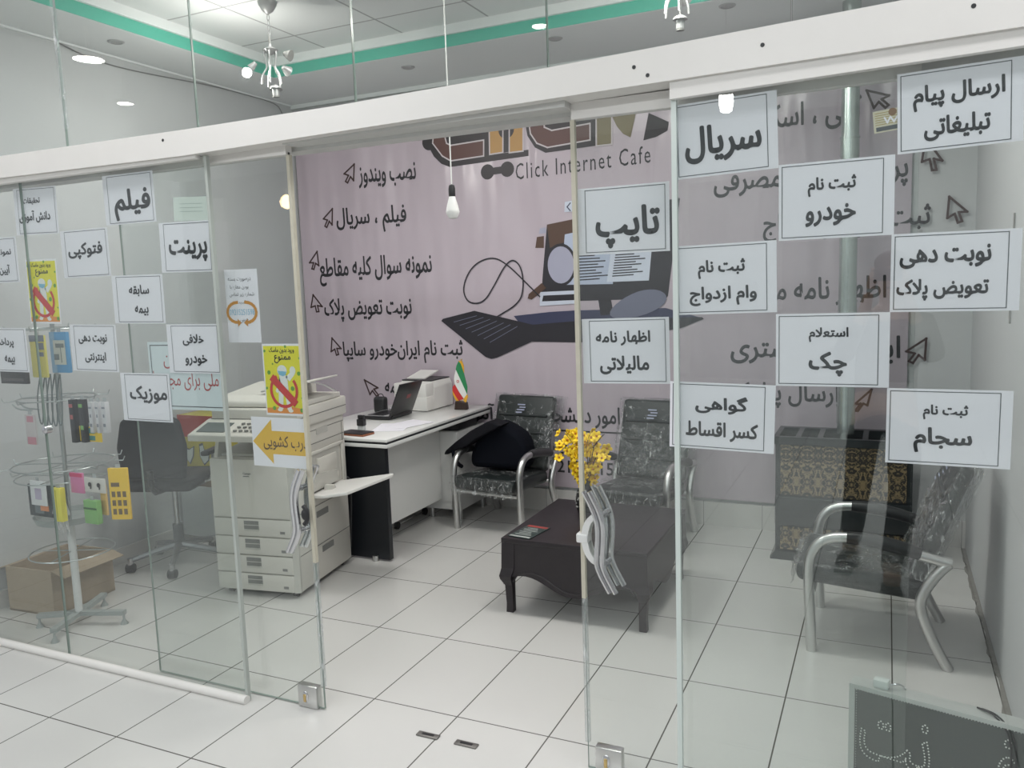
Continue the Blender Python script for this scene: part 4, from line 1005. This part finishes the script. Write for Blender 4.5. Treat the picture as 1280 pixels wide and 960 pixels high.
for a, c_ in ed: adj.setdefault(a, []).append(c_); adj.setdefault(c_, []).append(a)
seen = set(); X_0, X_1, Z_0, Z_1 = .035, .60, .05, .305
def LP(i): return Vector((X_0 + cu[0][i][0] * (X_1 - X_0), Z_0 + cu[0][i][1] * (Z_1 - Z_0)))
for s0 in adj:
    if s0 in seen: continue
    loop = [s0]; seen.add(s0); cur = s0
    while True:
        nx = [n for n in adj[cur] if n not in seen]
        if not nx: break
        cur = nx[0]; seen.add(cur); loop.append(cur)
    P = [LP(i) for i in loop] + [LP(loop[0])]; acc = 0.
    for a, c_ in zip(P, P[1:]):
        d = (c_ - a).length; tpos = -acc
        while tpos < d:
            if tpos >= 0:
                q = a + (c_ - a) * (tpos / d)
                if .025 < q.x < LW - .025: led(q.x, q.y)
            tpos += .0098
        acc = (d - (tpos - .0098)); acc = acc % .0098
m.build('light_dots', dot, ls)['kind'] = 'stuff'
b = MB(); b.span((.07, .012, LH), (.115, .045, LH + .028), bev=.004); b.build('bracket', mat('bracket_clear', (.62, .66, .64), .2), ls)
b = MB(); b.tube([(.118, .03, LH + .015), (.14, .04, LH + .02), (.15, .06, LH + .006), (.16, .05, LH + .002)], .003, 6, 0, 2); b.build('terminal_wire', chrome, ls)
for k, dx in enumerate((0, .012)):
    b = MB(); b.tube([(.36 + dx, .055, LH + .002), (.41 + dx, .02, LH + .012), (.455 + dx, -.004, LH - .03), (.462 + dx, -.008, LH - .12), (.45 + dx, -.006, .05)], .0028, 6, 0, 2); b.build('cable', black_plastic, ls)

# ------------------------------------------------------------------ display rack behind the left glass
RXc, RYc = -1.13, .095
wire = mat('rack_wire', (.42, .45, .45), .3, .7); rack_grey = mat('rack_grey', (.32, .35, .34), .45)
rk = thing('display_rack', 'grey wire display stand with hooks behind the left glass', 'display stand', (RXc, RYc, 0))
MB().cyl((0, 0, .05), (0, 0, .55), .019, seg=14).build('lower_pole', mat('pole_white', (.62, .63, .62), .35), rk)
MB().cyl((0, 0, .55), (.02, 0, 1.62), .011, seg=10).build('upper_pole', wire, rk)
for fx, fy in ((.085, -.205), (.225, .085), (-.17, -.105), (-.10, .225)):
    d = Vector((fx, fy, 0)); n = d.normalized()
    a = MB().box(tuple(d * .52 + Vector((0, 0, .062))), (d.length * 1.02, .034, .022), (0, 0, math.atan2(fy, fx))).build('base_arm', rack_grey, rk)
    MB().lathe([(.020, 0), (.020, .004), (.006, .028), (.006, .05)], (fx, fy, 0), 12).build('glide', rack_grey, a)
def wire_ring(z, r, name, sq=1.):
    m = MB(); m.tube([(r * math.cos(t), r * sq * math.sin(t), z) for t in [j * 2 * math.pi / 28 for j in range(28)]], .0035, 6, 0, 0, True)
    for j in range(4):
        a = j * math.pi / 2 + .4; m.cyl((0, 0, z), (r * math.cos(a), r * sq * math.sin(a), z), .003, seg=6)
    return m.build(name, wire, rk)
wire_ring(.40, .20, 'lower_ring'); wire_ring(.86, .235, 'middle_ring'); wire_ring(.80, .225, 'middle_ring'); wire_ring(1.20, .18, 'upper_ring'); wire_ring(1.55, .16, 'top_ring')
MB().lathe([(.02, .555), (.15, .565), (.165, .60), (.155, .60), (.14, .575), (.02, .565)], (0, 0, 0), 20).build('dish', rack_grey, rk)
hook_spots = []
for z, r, n, o0 in ((.86, .235, 9, -2.9), (1.20, .18, 8, -3.0), (1.55, .16, 4, -2.6)):
    for j in range(n):
        a = o0 + j * 2 * math.pi / n
        m = MB(); m.tube([(r * math.cos(a), r * math.sin(a), z), ((r + .05) * math.cos(a), (r + .05) * math.sin(a), z - .004), ((r + .06) * math.cos(a), (r + .06) * math.sin(a), z + .018)], .003, 6)
        m.build('hook', wire, rk)
m = MB()
for dy in (-.02, .02): m.tube([(-.10, dy - .05, 1.14), (-.20, dy - .06, 1.145), (-.235, dy - .06, 1.17)], .004, 6, 0, 1)
m.build('long_hook', wire, rk)
R = (lambda *c: c)
def pack(name, label, cat, pts, y, th, col, panel=None, pc=None, extra=None, rz=0., rough=.4, hole=True):
    """hanging pack: body with panel print and a hang tab; pts = two opposite corners (x, z)"""
    (xa, za), (xb, zb) = pts; w = abs(xb - xa); h = abs(za - zb); cx = (xa + xb) / 2; zt = max(za, zb)
    t = thing(name, label, cat, (cx, y, zt - h), rz)
    MB().span((-w / 2, -th / 2, 0), (w / 2, th / 2, h), bev=min(.003, th / 3)).build('body', mat(name + '_' + cat + '_' + str(len(bpy.data.materials)), col, rough), t)
    if hole: MB().span((-.012, -.0012, h), (.012, .0012, h + .018)).build('hang_tab', mat('clear_grey', (.45, .47, .47), .2), t)
    if panel:
        m = MB()
        for u0, u1, v0, v1 in panel: m.span((-w / 2 + u0 * w, -th / 2 - .001, v0 * h), (-w / 2 + u1 * w, -th / 2, v1 * h))
        m.build('printed_panel', mat('print_' + str(len(bpy.data.materials)), pc, .4), t)
    if extra: extra(t, w, h, th)
    return t
pack('blister_pack', 'dark grey blister pack at the far left of the middle hooks', 'pack', [(-1.25,0.774),(-1.028,0.611)], -.02, .02, (.05, .065, .07), [(.2, .5, .1, .5)], (.16, .19, .2))
pack('accessory_card', 'white card with a violet motif on the middle hooks', 'card', [(-1.196,0.802),(-1.078,0.676)], -.05, .006, (.70, .71, .72), [(.3, .7, .25, .7)], (.48, .42, .55))
pack('accessory_card', 'small orange tag under the white card with the violet motif', 'card', [(-1.162,0.673),(-1.101,0.642)], -.03, .006, (.75, .28, .12), None, None, None, 0, .4, False)
pack('pen_pack', 'tall yellow pack left of the rack pole', 'pack', [(-1.006,0.782),(-0.944,0.614)], -.06, .03, (.78, .70, .08), [(.45, .52, .05, .95)], (.45, .40, .05))
pack('folder', 'pink plastic folder on the middle hooks', 'folder', [(-0.914,0.857),(-0.826,0.756)], -.03, .012, (.62, .20, .38), [(.0, 1, .8, .98)], (.60, .06, .16))
def buds(t, w, h, th):
    for u in (-.2, .22):
        m = MB(); m.ball((u * w, -th / 2 - .005, h * .55), (.009, .006, .011)); m.cyl((u * w + .004, -th / 2 - .004, h * .52), (u * w + .004, -th / 2 - .004, h * .25), .003, seg=6); m.build('earbud', pk, t)
pack('earphone_card', 'pale card holding a pair of black earbuds', 'card', [(-0.779,0.849),(-0.636,0.778)], -.06, .006, (.62, .60, .56), None, None, buds)
pack('green_pack', 'translucent green pack with a dark band under the earbuds', 'pack', [(-0.811,0.732),(-0.721,0.617)], -.04, .03, (.20, .42, .14), [(0, 1, .62, .70)], (.04, .12, .04))
pack('amber_card', 'amber card edge beside the yellow panel pack', 'card', [(-0.752,0.798),(-0.712,0.65)], .0, .01, (.72, .48, .18), [(.2, .8, .1, .5)], (.62, .40, .14))
wins = [(.12 + i * .28, .12 + i * .28 + .18, .10 + j * .17, .10 + j * .17 + .11) for i in range(3) for j in range(3)] + [(.12, .55, .64, .72)]
pack('battery_pack', 'yellow pack with rows of dark windows on the right hooks', 'pack', [(-0.604,0.905),(-0.509,0.659)], -.05, .015, (.80, .52, .05), wins, (.16, .11, .06), None, math.radians(20))
pack('cable_pack', 'black hanging cable packs on the upper hooks, left one', 'pack', [(-0.847,1.218),(-0.816,1.01)], -.04, .03, (.02, .022, .024), [(.2, .8, .55, .65), (.1, .9, .82, .9)], (.40, .10, .10))
pack('cable_pack', 'black hanging pack with a green spot on the upper hooks', 'pack', [(-0.78,1.22),(-0.749,1.014)], -.04, .03, (.025, .025, .028), [(.2, .8, .3, .4), (.1, .9, .82, .9)], (.20, .42, .12))
for k, px in enumerate(([(-0.715,1.211),(-0.692,1.063)], [(-0.669,1.212),(-0.649,1.064)], [(-0.626,1.213),(-0.6,1.067)])):
    pack('white_pack', ['leftmost', 'middle', 'rightmost'][k] + ' of the three white packs on the upper hooks', 'pack', px, -.04, .025, (.60, .60, .62), [(.2, .8, .2, .3), (.3, .7, .5, .6), (.1, .9, .78, .84)], (.25, .26, .3))
pack('memory_card_pack', 'yellow card with a teal pack under the black cable packs', 'card', [(-0.834,1.089),(-0.668,1.016)], -.03, .006, (.78, .55, .05), [(.2, .45, .15, .9), (.5, .75, .1, .4), (.5, .75, .55, .9)], (.07, .26, .24))
pack('sticker_strip', 'pink and white strip of stickers at the left of the upper hooks', 'strip', [(-1.208,1.131),(-1.13,0.981)], -.03, .006, (.55, .50, .50), [(.1, .9, .0, .25), (.2, .8, .75, .95)], (.55, .25, .30))
pack('magazine', 'yellow magazine hanging at the top of the rack', 'magazine', [(-1.093,1.525),(-0.986,1.32)], -.04, .012, (.68, .62, .16), [(0, 1, .85, 1), (.58, .95, .66, .82), (.6, .9, .5, .6)], (.20, .22, .25))
def pump(t, w, h, th):
    m = MB(); m.span((-.30 * w, -th / 2 - .0016, .2 * h), (.4 * w, -th / 2 - .001, .8 * h), 0); m.span((-.15 * w, -th / 2 - .003, .62 * h), (.33 * w, -th / 2 - .0016, .72 * h), 1); m.span((-.28 * w, -th / 2 - .003, .32 * h), (-.0 * w, -th / 2 - .0016, .46 * h), 1); m.span((.12 * w, -th / 2 - .0028, .25 * h), (.15 * w, -th / 2 - .0016, .65 * h), 1)
    m.build('printed_picture', [mat('picture_cream', (.50, .52, .45), .4), mat('picture_slate', (.16, .19, .18), .4)], t)
pack('magazine', 'blue printed packet hanging at the top of the rack', 'magazine', [(-0.926,1.54),(-0.809,1.347)], -.05, .018, (.10, .30, .52), [(.0, .3, .0, 1)], (.22, .36, .48), pump)
pack('dark_case', 'dark flat case at the far left behind the payment sheet', 'case', [(-1.396,1.35),(-1.197,1.28)], .0, .02, (.05, .048, .048), [(.1, .9, .2, .4)], (.10, .09, .09), None, 0, .5, False)
kr = thing('key_rings', 'bunch of metal key rings hanging beside the rack pole', 'key rings', (-1.0, -.04, .54))
for k in range(7):
    m = MB(); x = -.045 + k * .015; m.tube([(x, .004 * (k % 3), .12), (x + .004, -.004, .06), (x, .0, .02 + .012 * (k % 3))], .0035, 6); m.ball((x, 0, .012 + .012 * (k % 3)), (.008, .004, .013)); m.build('key_ring', satin, kr)
MB().prism([(-.055, .10), (.055, .10), (.035, .155), (-.03, .155)], 'y', -.012, .012, 0, .004).build('header', rack_grey, kr)
cs = thing('cord_bundle', 'grey looped charging cords hanging from the top of the rack', 'cords', (-1.06, .02, 1.05))
for k in range(5):
    m = MB(); x = -.07 + .035 * k; m.tube([(x, 0, .28), (x - .02, -.02, .15), (x - .012, -.02, .03 - .01 * (k % 2)), (x + .012, -.02, .03), (x + .015, -.01, .16), (x + .004, 0, .28)], .0035, 6, 0, 2); m.build('cord', mat('cord_grey', (.16, .19, .19), .5), cs)

# ------------------------------------------------------------------ office chair, cartons and counter on the left
ofm = mat('office_black', (.018, .018, .022), .6)
oc = thing('office_chair', 'black swivel office chair with chrome tipped legs left of the copier', 'chair', (-1.38, 1.0, 0), math.radians(200))
for k in range(5):
    a = math.radians(k * 72 + 20 - 200); e = (.29 * math.cos(a), .29 * math.sin(a))
    l = MB(); l.tube([(0, 0, .13), (.6 * e[0], .6 * e[1], .10), (e[0], e[1], .075)], [.024, .02, .016], 8); lo = l.build('leg', mat('chair_leg_grey', (.25, .26, .27), .3, .5), oc)
    l = MB(); l.cyl((e[0], e[1], .05), (e[0], e[1], .09), .018, seg=10); l.build('leg_tip', chrome, lo)
    l = MB(); l.cyl((e[0] - .022, e[1], .028), (e[0] + .022, e[1], .028), .028, seg=14); l.build('castor', pk, lo)
MB().cyl((0, 0, .11), (0, 0, .26), .032, seg=14).build('gas_column', mat('column_grey', (.12, .13, .14), .4), oc)
MB().cyl((0, 0, .26), (0, 0, .51), .018, seg=12).build('piston', chrome, oc)
MB().box((0, .0, .55), (.42, .42, .08), bev=.035, seg=3).build('seat', ofm, oc)
b = MB(); P = []
b.prism([(-.20, .60), (.20, .60), (.215, .80), (.18, .96), (.09, 1.0), (-.09, 1.0), (-.18, .96), (-.215, .80)], 'y', .19, .25, 0, .025, 3); b.build('backrest', ofm, oc)
b = MB(); b.tube([(0, .10, .51), (0, .26, .52), (0, .27, .66)], .018, 8, 0, 1); b.build('back_support', pk, oc)
for s in (-1, 1):
    b = MB(); b.tube([(s * .18, .0, .53), (s * .26, .0, .55), (s * .26, -.02, .71)], .012, 8, 0, 1); ao = b.build('arm_support', satin, oc)
    MB().span((s * .26 - .025, -.14, .71), (s * .26 + .025, .10, .74), bev=.01).build('armrest', pk, ao)
# carton with printed snack box on a low pale cabinet against the left wall
sc_ = thing('side_cabinet', 'low pale grey cabinet against the left wall', 'cabinet', (-1.74, 1.37, 0))
cg = mat('cabinet_grey', (.48, .51, .51), .4)
MB().span((0, 0, .04), (.42, .9, .395), bev=.004).build('body', cg, sc_)
MB().span((.42, .02, .06), (.434, .44, .385)).build('door', cg, sc_); MB().span((.42, .46, .06), (.434, .88, .385)).build('door', cg, sc_)
MB().span((.02, .02, 0), (.40, .88, .04)).build('plinth', dark_rec, sc_)
br = thing('brown_carton', 'flat brown cardboard carton under the red and yellow box', 'carton', (-1.555, 1.505, .3955))
kraft = mat('kraft_board', (.22, .15, .10), .8, noise=(20, .1))
MB().span((-.19, -.13, 0), (.19, .13, .085), bev=.003).build('carton', kraft, br); MB().span((-.19, -.02, .085), (.19, .02, .0865)).build('tape', mat('packing_tape', (.35, .26, .16), .3), br)
sb = thing('printed_box', 'red and yellow printed cardboard box left of the copier', 'box', (-1.575, 1.50, .4825))
MB().span((-.16, -.11, 0), (.16, .11, .40), bev=.003).build('box', mat('box_yellow', (.52, .44, .06), .5), sb)
MB().span((-.161, -.111, .25), (.161, .111, .40)).build('red_band', mat('box_red', (.42, .06, .05), .5), sb)
m = MB()
for x, pts in ((-.09, [(-.06, .0), (-.02, .05), (.02, .04), (.06, .06), (.05, .0), (.02, -.05), (-.01, -.02), (-.05, -.03)]), (.06, [(-.03, .0), (-.03, .07), (0, .08), (.01, .04), (.05, .05), (.04, -.02), (0, -.05)])):
    m.poly([(x + p[0] * 1.2, .12 + p[1] * 1.2) for p in pts], -.1125, 1); m.poly([(x + p[0] * 1.0, .12 + p[1] * 1.0) for p in pts], -.1135, 0)
m.build('printed_shapes', [mat('box_print_pale', (.55, .60, .56), .5), print_grey], sb)
pkx = thing('reflection_box', 'open brown box standing in for brownish reflections behind the display stand', 'carton', (-1.535, .30, 0), math.radians(4))  # added box, its brown stands in for reflections in the left glass
b = MB(); b.span((-.17, -.20, 0), (.17, .20, .01)); b.span((-.17, -.20, 0), (-.16, .20, .25)); b.span((.16, -.20, 0), (.17, .20, .25)); b.span((-.16, -.20, .0), (.16, -.19, .25)); b.span((-.16, .19, .0), (.16, .20, .25)); b.build('box_walls', mat('light_kraft', (.36, .29, .21), .8, noise=(20, .08)), pkx)
for s in (-1, 1):
    b = MB(); b.box((s * .217, 0, .235), (.10, .39, .006), (0, s * math.radians(18), 0)); b.build('flap', mat('light_kraft', (.36, .29, .21)), pkx)

# ------------------------------------------------------------------ lamps, cables and wall details
lampw = mat('bulb_white', (.78, .78, .76), .4)
pl = thing('hanging_bulb', 'unlit white light bulb in a black holder on a white cord before the banner', 'light bulb', (.755, .9, 2.05))
MB().lathe([(.008, -.034), (.022, -.03), (.031, -.012), (.0335, .0), (.032, .006), (.027, .03), (.018, .06), (.0145, .075)], (0, 0, 0), 20).build('bulb', lampw, pl)
MB().lathe([(.015, .07), (.0165, .074), (.0165, .11), (.013, .125), (.004, .13)], (0, 0, 0), 16).build('lamp_holder', black_plastic, pl)
MB().cyl((0, 0, .128), (0, 0, 1.275), .0032, seg=8).build('cord', mat('cord_white', (.70, .70, .68), .5), pl)
m = MB(); m.cyl((0, 0, .46), (0, 0, .50), .008, seg=10); m.build('cord_joint', dark_rec, pl)

lit = mat('lit_bulb', (1.0, .97, .92), .5, emit=28.)
silver = mat('lamp_silver', (.36, .36, .36), .35, .5)
def chandelier(label, x, y, on):
    t = thing('chandelier', label, 'chandelier', (x, y, 3.33))
    MB().lathe([(.008, -.065), (.03, -.05), (.05, -.02), (.055, 0)], (0, 0, 0), 20).build('canopy', silver, t)
    m = MB()
    for k in range(4):
        a = k * math.pi / 2; m.tube([(.008 * math.cos(a) * math.cos(s), .008 * math.sin(a) * math.cos(s), -.085 - .028 * k + .017 * math.sin(s)) for s in [j * 2 * math.pi / 10 for j in range(10)]], .0025, 5, 0, 0, True)
    m.build('chain', silver, t); MB().cyl((0, 0, -.185), (0, 0, -.235), .007, seg=8).build('cord_sleeve', dark_rec, t)
    MB().lathe([(.006, -.29), (.035, -.275), (.045, -.262), (.012, -.245), (.006, -.225)], (0, 0, 0), 18).build('hub', silver, t)
    for k in range(5):
        a = math.radians(72 * k + 10); c_, s_ = math.cos(a), math.sin(a)
        MB().tube([(.01 * c_, .01 * s_, -.275), (.04 * c_, .04 * s_, -.262), (.03 * c_, .03 * s_, -.33), (.022 * c_, .022 * s_, -.36), (.052 * c_, .052 * s_, -.40), (.058 * c_, .058 * s_, -.455)], .005, 8, 0, 2).build('arm', silver, t)
        if k in (2,): 
            q = MB().lathe([(.004, .045), (.03, .032), (.034, .022), (.02, .018), (.02, -.018), (.004, -.02)], (.02, -.0, -.50), 16).build('cup', silver, t)
            MB().cyl((.02, 0, -.482), (.02, 0, -.525), .0185, seg=14).build('lamp_holder', dark_rec, q)
        elif k in (0, 1):
            p = Vector((.085 * c_, .085 * s_, -.29 - .05 * k)); n = Vector((c_, s_, -.4)).normalized()
            q = MB().cyl(p, p + n * .045, .012, .032, 14).build('cup', dark_rec if k == 0 else silver, t)
    if on:
        p = Vector((-.105, -.055, -.36)); q = MB().cyl(p + Vector((.03, .012, .03)), p, .012, .022, 14).build('cup', silver, t)
        MB().ball(p + Vector((-.022, -.008, -.022)), .027).build('lit_bulb', lit, q)
    return t
ch1 = chandelier('small silver chandelier with one lit bulb over the left of the shop', -.55, 1.2, True)
ch2 = chandelier('small silver chandelier mostly above the frame over the right of the shop', 1.785, 1.2, False)
pt = bpy.data.lights.new('chandelier_bulb_and_fill', 'POINT'); pt.energy = 17; pt.color = (1, .96, .9); pt.shadow_soft_size = .03
po = bpy.data.objects.new('chandelier_bulb_and_fill', pt); COL.objects.link(po); po.location = (-.70, 1.13, 2.93)
qt = bpy.data.objects.new('chandelier_bulb_and_fill', pt); COL.objects.link(qt); qt.location = (1.72, 1.05, 3.05)  # added fill point by the second chandelier, which carries no lit bulb

dl = None
for k, (x, y, lb) in enumerate(((-.344, 2.359, 'recessed downlight in the back border between the chandelier and the middle joint'), (.775, 2.285, 'recessed downlight in the middle of the back border'), (1.835, 2.229, 'recessed downlight at the right of the back border'), (-1.50, 2.36, 'recessed downlight in the back left corner below the chandelier'), (-1.50, .963, 'recessed downlight in the left border with a glowing reflector'))):
    t = thing('downlight', 'round ' + lb, 'downlight', (x, y, CZ), 0, 'recessed downlights in the ceiling border')
    MB().lathe([(.030, -.004), (.036, -.008), (.046, -.004), (.048, .0)], (0, 0, 0), 24).build('trim_ring', mat('downlight_ring', (.40, .41, .41), .3, .4), t)
    MB().lathe([(.002, .0), (.031, -.003)], (0, 0, 0), 20).build('reflector', (lit if False else mat('reflector_grey', (.30, .31, .31), .2, .5)) if k < 4 else mat('glowing_reflector', (.85, .88, .88), .3, emit=1.2), t)
wc_ = mat('wall_cable', (.20, .20, .20), .5)
m = MB(); m.tube([(LX + .008, y, z) for y, z in [(0.437,3.251),(0.595,3.234),(0.761,3.188),(0.966,3.146),(1.192,3.135),(1.573,3.156),(2.01,3.186),(2.492,3.187)]], .004, 6, 0, 2)
m.tube([(LX + .008, y, z) for y, z in [(2.492,3.187),(2.665,3.176),(2.715,3.117),(2.72,3.068)]], .004, 6, 0, 1)
tag(m.build('wall_cable', wc_), 'dark cable sagging along the top of the left wall', 'cable')
m = MB(); m.tube([(RX - .006, 1.19, 1.9), (RX - .006, 1.2, 1.62), (RX - .006, 1.22, 1.50), (RX - .006, 1.21, 1.46)], .004, 6, 0, 1)
wb = m.build('wall_wire', mat('wire_grey', (.30, .30, .29), .5)); tag(wb, 'thin grey wire ending on the right wall beside the number plate sheet', 'wire')
for k, (xa, w, lean) in enumerate(((-.478, .030, .01), )):
    m = sheet_shell([(xa - w * .2, -.2125, 2.40), (xa + w, -.2125, 2.40), (xa + w * .4, -.2125, 3.12), (xa - w * .6, -.2125, 3.12)], 2, 26, .0022, 40 + k)
    tag(m.build('clear_tape', tape, crisp=180), 'crinkled clear tape over the first joint of the high glass', 'tape')

# ------------------------------------------------------------------ corridor lamps and things seen mirrored in the glass
def spot(x, y, z, r, label, drop=0):
    t = thing('corridor_downlight', label, 'downlight', (x, y, z))
    MB().lathe([(r + .004, 0), (r + .02, .004), (r + .02, .02), (.01, .03)], (0, 0, 0), 24).build('housing', white_paint, t)
    MB().lathe([(.002, .0), (r, .0), (r, .006), (.002, .006)], (0, 0, 0), 24).build('diffuser', mat('lit_diffuser', (1, .99, .97), .5, emit=34.), t)
    if drop: MB().cyl((0, 0, .02), (0, 0, 3.4 - z), .006, seg=8).build('rod', white_paint, t)
spot(.72, -2.58, 3.25, .045, 'round lit corridor lamp mirrored over the green band', 1)
spot(-2.4, -2.18, 3.1, .05, 'round lit corridor lamp mirrored on the left high glass', 1)
spot(-1.95, -1.54, 3.2, .085, 'large round lit corridor lamp mirrored above the small one on the left high glass', 1)
t = thing('corridor_pendant', 'long lit pendant lamp mirrored at the top of the right glass', 'pendant lamp', (1.734, -3.17, 2.72))
MB().lathe([(.01, 0), (.035, .01), (.045, .06), (.045, .15), (.03, .18), (.01, .185)], (0, 0, 0), 20).build('globe', mat('lit_diffuser', (1, .99, .97)), t)
MB().cyl((0, 0, .185), (0, 0, .25), .02, seg=12).build('lamp_holder', white_paint, t)
MB().cyl((0, 0, .25), (0, 0, .68), .006, seg=8).build('rod', white_paint, t)
t = thing('corridor_pendant', 'warm glowing pendant lamp mirrored in the top of the open left door', 'pendant lamp', (-1.657, -2.88, 2.35))
MB().lathe([(.01, 0), (.04, .015), (.052, .05), (.04, .085), (.018, .11)], (0, 0, 0), 20).build('bulb', mat('warm_bulb', (1, .72, .38), .5, emit=20.), t)
MB().cyl((0, 0, .108), (0, 0, .16), .02, seg=12).build('lamp_holder', white_paint, t)
MB().cyl((0, 0, .16), (0, 0, 1.05), .005, seg=8).build('cord', white_paint, t)

# ------------------------------------------------------------------ the person taking the photograph, seen mirrored in the right glass
trouser = mat('dark_trousers', (.018, .018, .022), .8, bump=(60, .2)); jacket = mat('dark_jacket', (.035, .037, .045), .8); shoe_m = mat('black_shoes', (.012, .012, .013), .4); skin_m = mat('skin', (.52, .33, .24), .55); hair_m = mat('dark_hair', (.02, .015, .012), .6)
pe = thing('person', 'person in dark jacket and trousers holding up a phone, mirrored in the glass', 'person', (2.68, -2.62, 0))
def skin_mesh(name, m, verts, edges, radii, parent, root=0, levels=2):
    me = bpy.data.meshes.new(name); me.from_pydata(verts, edges, []); me.materials.append(m)
    o = bpy.data.objects.new(name, me); COL.objects.link(o); o.parent = parent
    md = o.modifiers.new('skin', 'SKIN'); md.use_smooth_shade = True
    sv = me.skin_vertices[0].data
    for k, r in enumerate(radii): sv[k].radius = r if isinstance(r, tuple) else (r, r)
    sv[root].use_root = True
    s = o.modifiers.new('subsurf', 'SUBSURF'); s.levels = levels; s.render_levels = levels
    return o
# body: pelvis, spine, neck, head, arms, legs (local to the pelvis point on the floor, facing +y)
V = [(0, -.06, .93), (.0, -.10, 1.08), (.01, -.17, 1.28), (.015, -.215, 1.42), (.018, -.235, 1.50), (.018, -.235, 1.57), (.018, -.235, 1.66), (.018, -.24, 1.74),
     (.19, -.21, 1.40), (.25, -.13, 1.20), (.13, -.085, 1.45), (.095, -.075, 1.58),
     (-.16, -.21, 1.40), (-.23, -.13, 1.20), (-.12, -.085, 1.45), (-.09, -.075, 1.58),
     (.10, -.05, .88), (.10, .16, .50), (.05, .38, .10), (.05, .38, .07),
     (-.10, -.06, .88), (-.13, .0, .50), (-.17, -.13, .10), (-.17, -.13, .07)]
E2 = [(0, 1), (1, 2), (2, 3), (3, 4), (4, 5), (5, 6), (6, 7), (3, 8), (8, 9), (9, 10), (10, 11), (3, 12), (12, 13), (13, 14), (14, 15), (0, 16), (16, 17), (17, 18), (18, 19), (0, 20), (20, 21), (21, 22), (22, 23)]
RD = [(.16, .11), (.15, .105), (.165, .11), (.11, .09), .058, (.07, .085), (.078, .098), (.06, .075), .062, .048, .036, .028, .062, .048, .036, .028, .092, .064, .045, .045, .092, .064, .045, .045]
skin_mesh('body', skin_m, V, E2, RD, pe)
skin_mesh('trousers', trouser, [(0, -.06, .97), (0, -.06, .90), (.10, -.05, .86), (.10, .16, .50), (.05, .37, .11), (-.10, -.06, .86), (-.13, 0, .50), (-.17, -.13, .11)], [(0, 1), (1, 2), (2, 3), (3, 4), (1, 5), (5, 6), (6, 7)], [(.17, .12), (.17, .125), .105, .078, .066, .105, .078, .066], pe)
skin_mesh('jacket', jacket, [(0, -.07, .90), (0, -.10, 1.08), (.01, -.17, 1.28), (.015, -.215, 1.41), (.018, -.235, 1.47), (.19, -.21, 1.39), (.25, -.13, 1.20), (.14, -.09, 1.43), (-.16, -.21, 1.39), (-.23, -.13, 1.20), (-.13, -.09, 1.43)],
          [(0, 1), (1, 2), (2, 3), (3, 4), (3, 5), (5, 6), (6, 7), (3, 8), (8, 9), (9, 10)], [(.18, .13), (.17, .12), (.18, .125), (.125, .10), .068, .078, .06, .047, .078, .06, .047], pe)
for s, x, y, a in ((1, .05, .38, -.1), (-1, -.17, -.13, .15)):
    b = MB(); b.box((0, .06, .045), (.095, .27, .08), bev=.035, seg=3); b.box((0, .06, .012), (.10, .28, .024), bev=.01)
    b.build('shoe', shoe_m, pe, (x, y, 0), (0, 0, a))
hd = MB(); hd.ball((.018, -.262, 1.735), (.092, .092, .075), 0, 18, 10); hd.ball((.018, -.31, 1.66), (.08, .055, .10), 0, 16, 8); hd.build('hair', hair_m, pe)
f = MB(); f.prism([(-.016, 1.625), (.016, 1.625), (.008, 1.675), (-.008, 1.675)], 'y', -.155, -.128, 0, .007); f.move(Matrix.Translation((.018, 0, 0)))
for sx in (-1, 1): f.ball((.018 + sx * .082, -.24, 1.65), (.014, .022, .032))
f.build('nose_and_ears', skin_m, pe)
f = MB()
for sx in (-1, 1): f.ball((.018 + sx * .032, -.147, 1.675), (.013, .006, .007))
f.box((.018, -.148, 1.597), (.05, .008, .010), bev=.003); f.build('eyes_and_mouth', mat('dark_features', (.12, .05, .045), .5), pe)
for sx in (-1, 1):
    hx = .09 if sx > 0 else -.087
    V = [(hx, -.075, 1.585), (hx - sx * .008, -.055, 1.64), (hx - sx * .012, -.048, 1.67)]; R_ = [(.022, .018), (.030, .015), (.026, .013)]; Ed = [(0, 1), (1, 2)]
    for k in range(4):
        z = 1.645 + .019 * k; i = len(V)
        V += [(hx - sx * .018, -.040, z), (hx - sx * .004, -.030 - .0015 * abs(k - 1), z + .003), (hx - sx * .022, -.0285, z + .004)]; R_ += [.0095, .009, .0075]; Ed += [(2 if k > 1 else 1, i), (i, i + 1), (i + 1, i + 2)]
    i = len(V); V += [(hx - sx * .022, -.075, 1.625), (hx - sx * .042, -.07, 1.645)]; R_ += [.011, .009]; Ed += [(0, i), (i, i + 1)]
    skin_mesh('hand', skin_m, V, Ed, R_, pe)
ph = thing('phone', 'dark smartphone held up by the person mirrored in the glass', 'phone', (2.68, -2.655, 1.675))
MB().span((-.078, -.005, -.037), (.078, .003, .037), bev=.003).build('case', pk, ph); MB().span((-.073, -.0056, -.033), (.073, -.005, .033)).build('screen', mat('screen_dark', (.03, .035, .05)), ph); MB().cyl((-.0, .003, .0), (-.0, .004, .0), .010, seg=14).build('lens', black_plastic, ph)
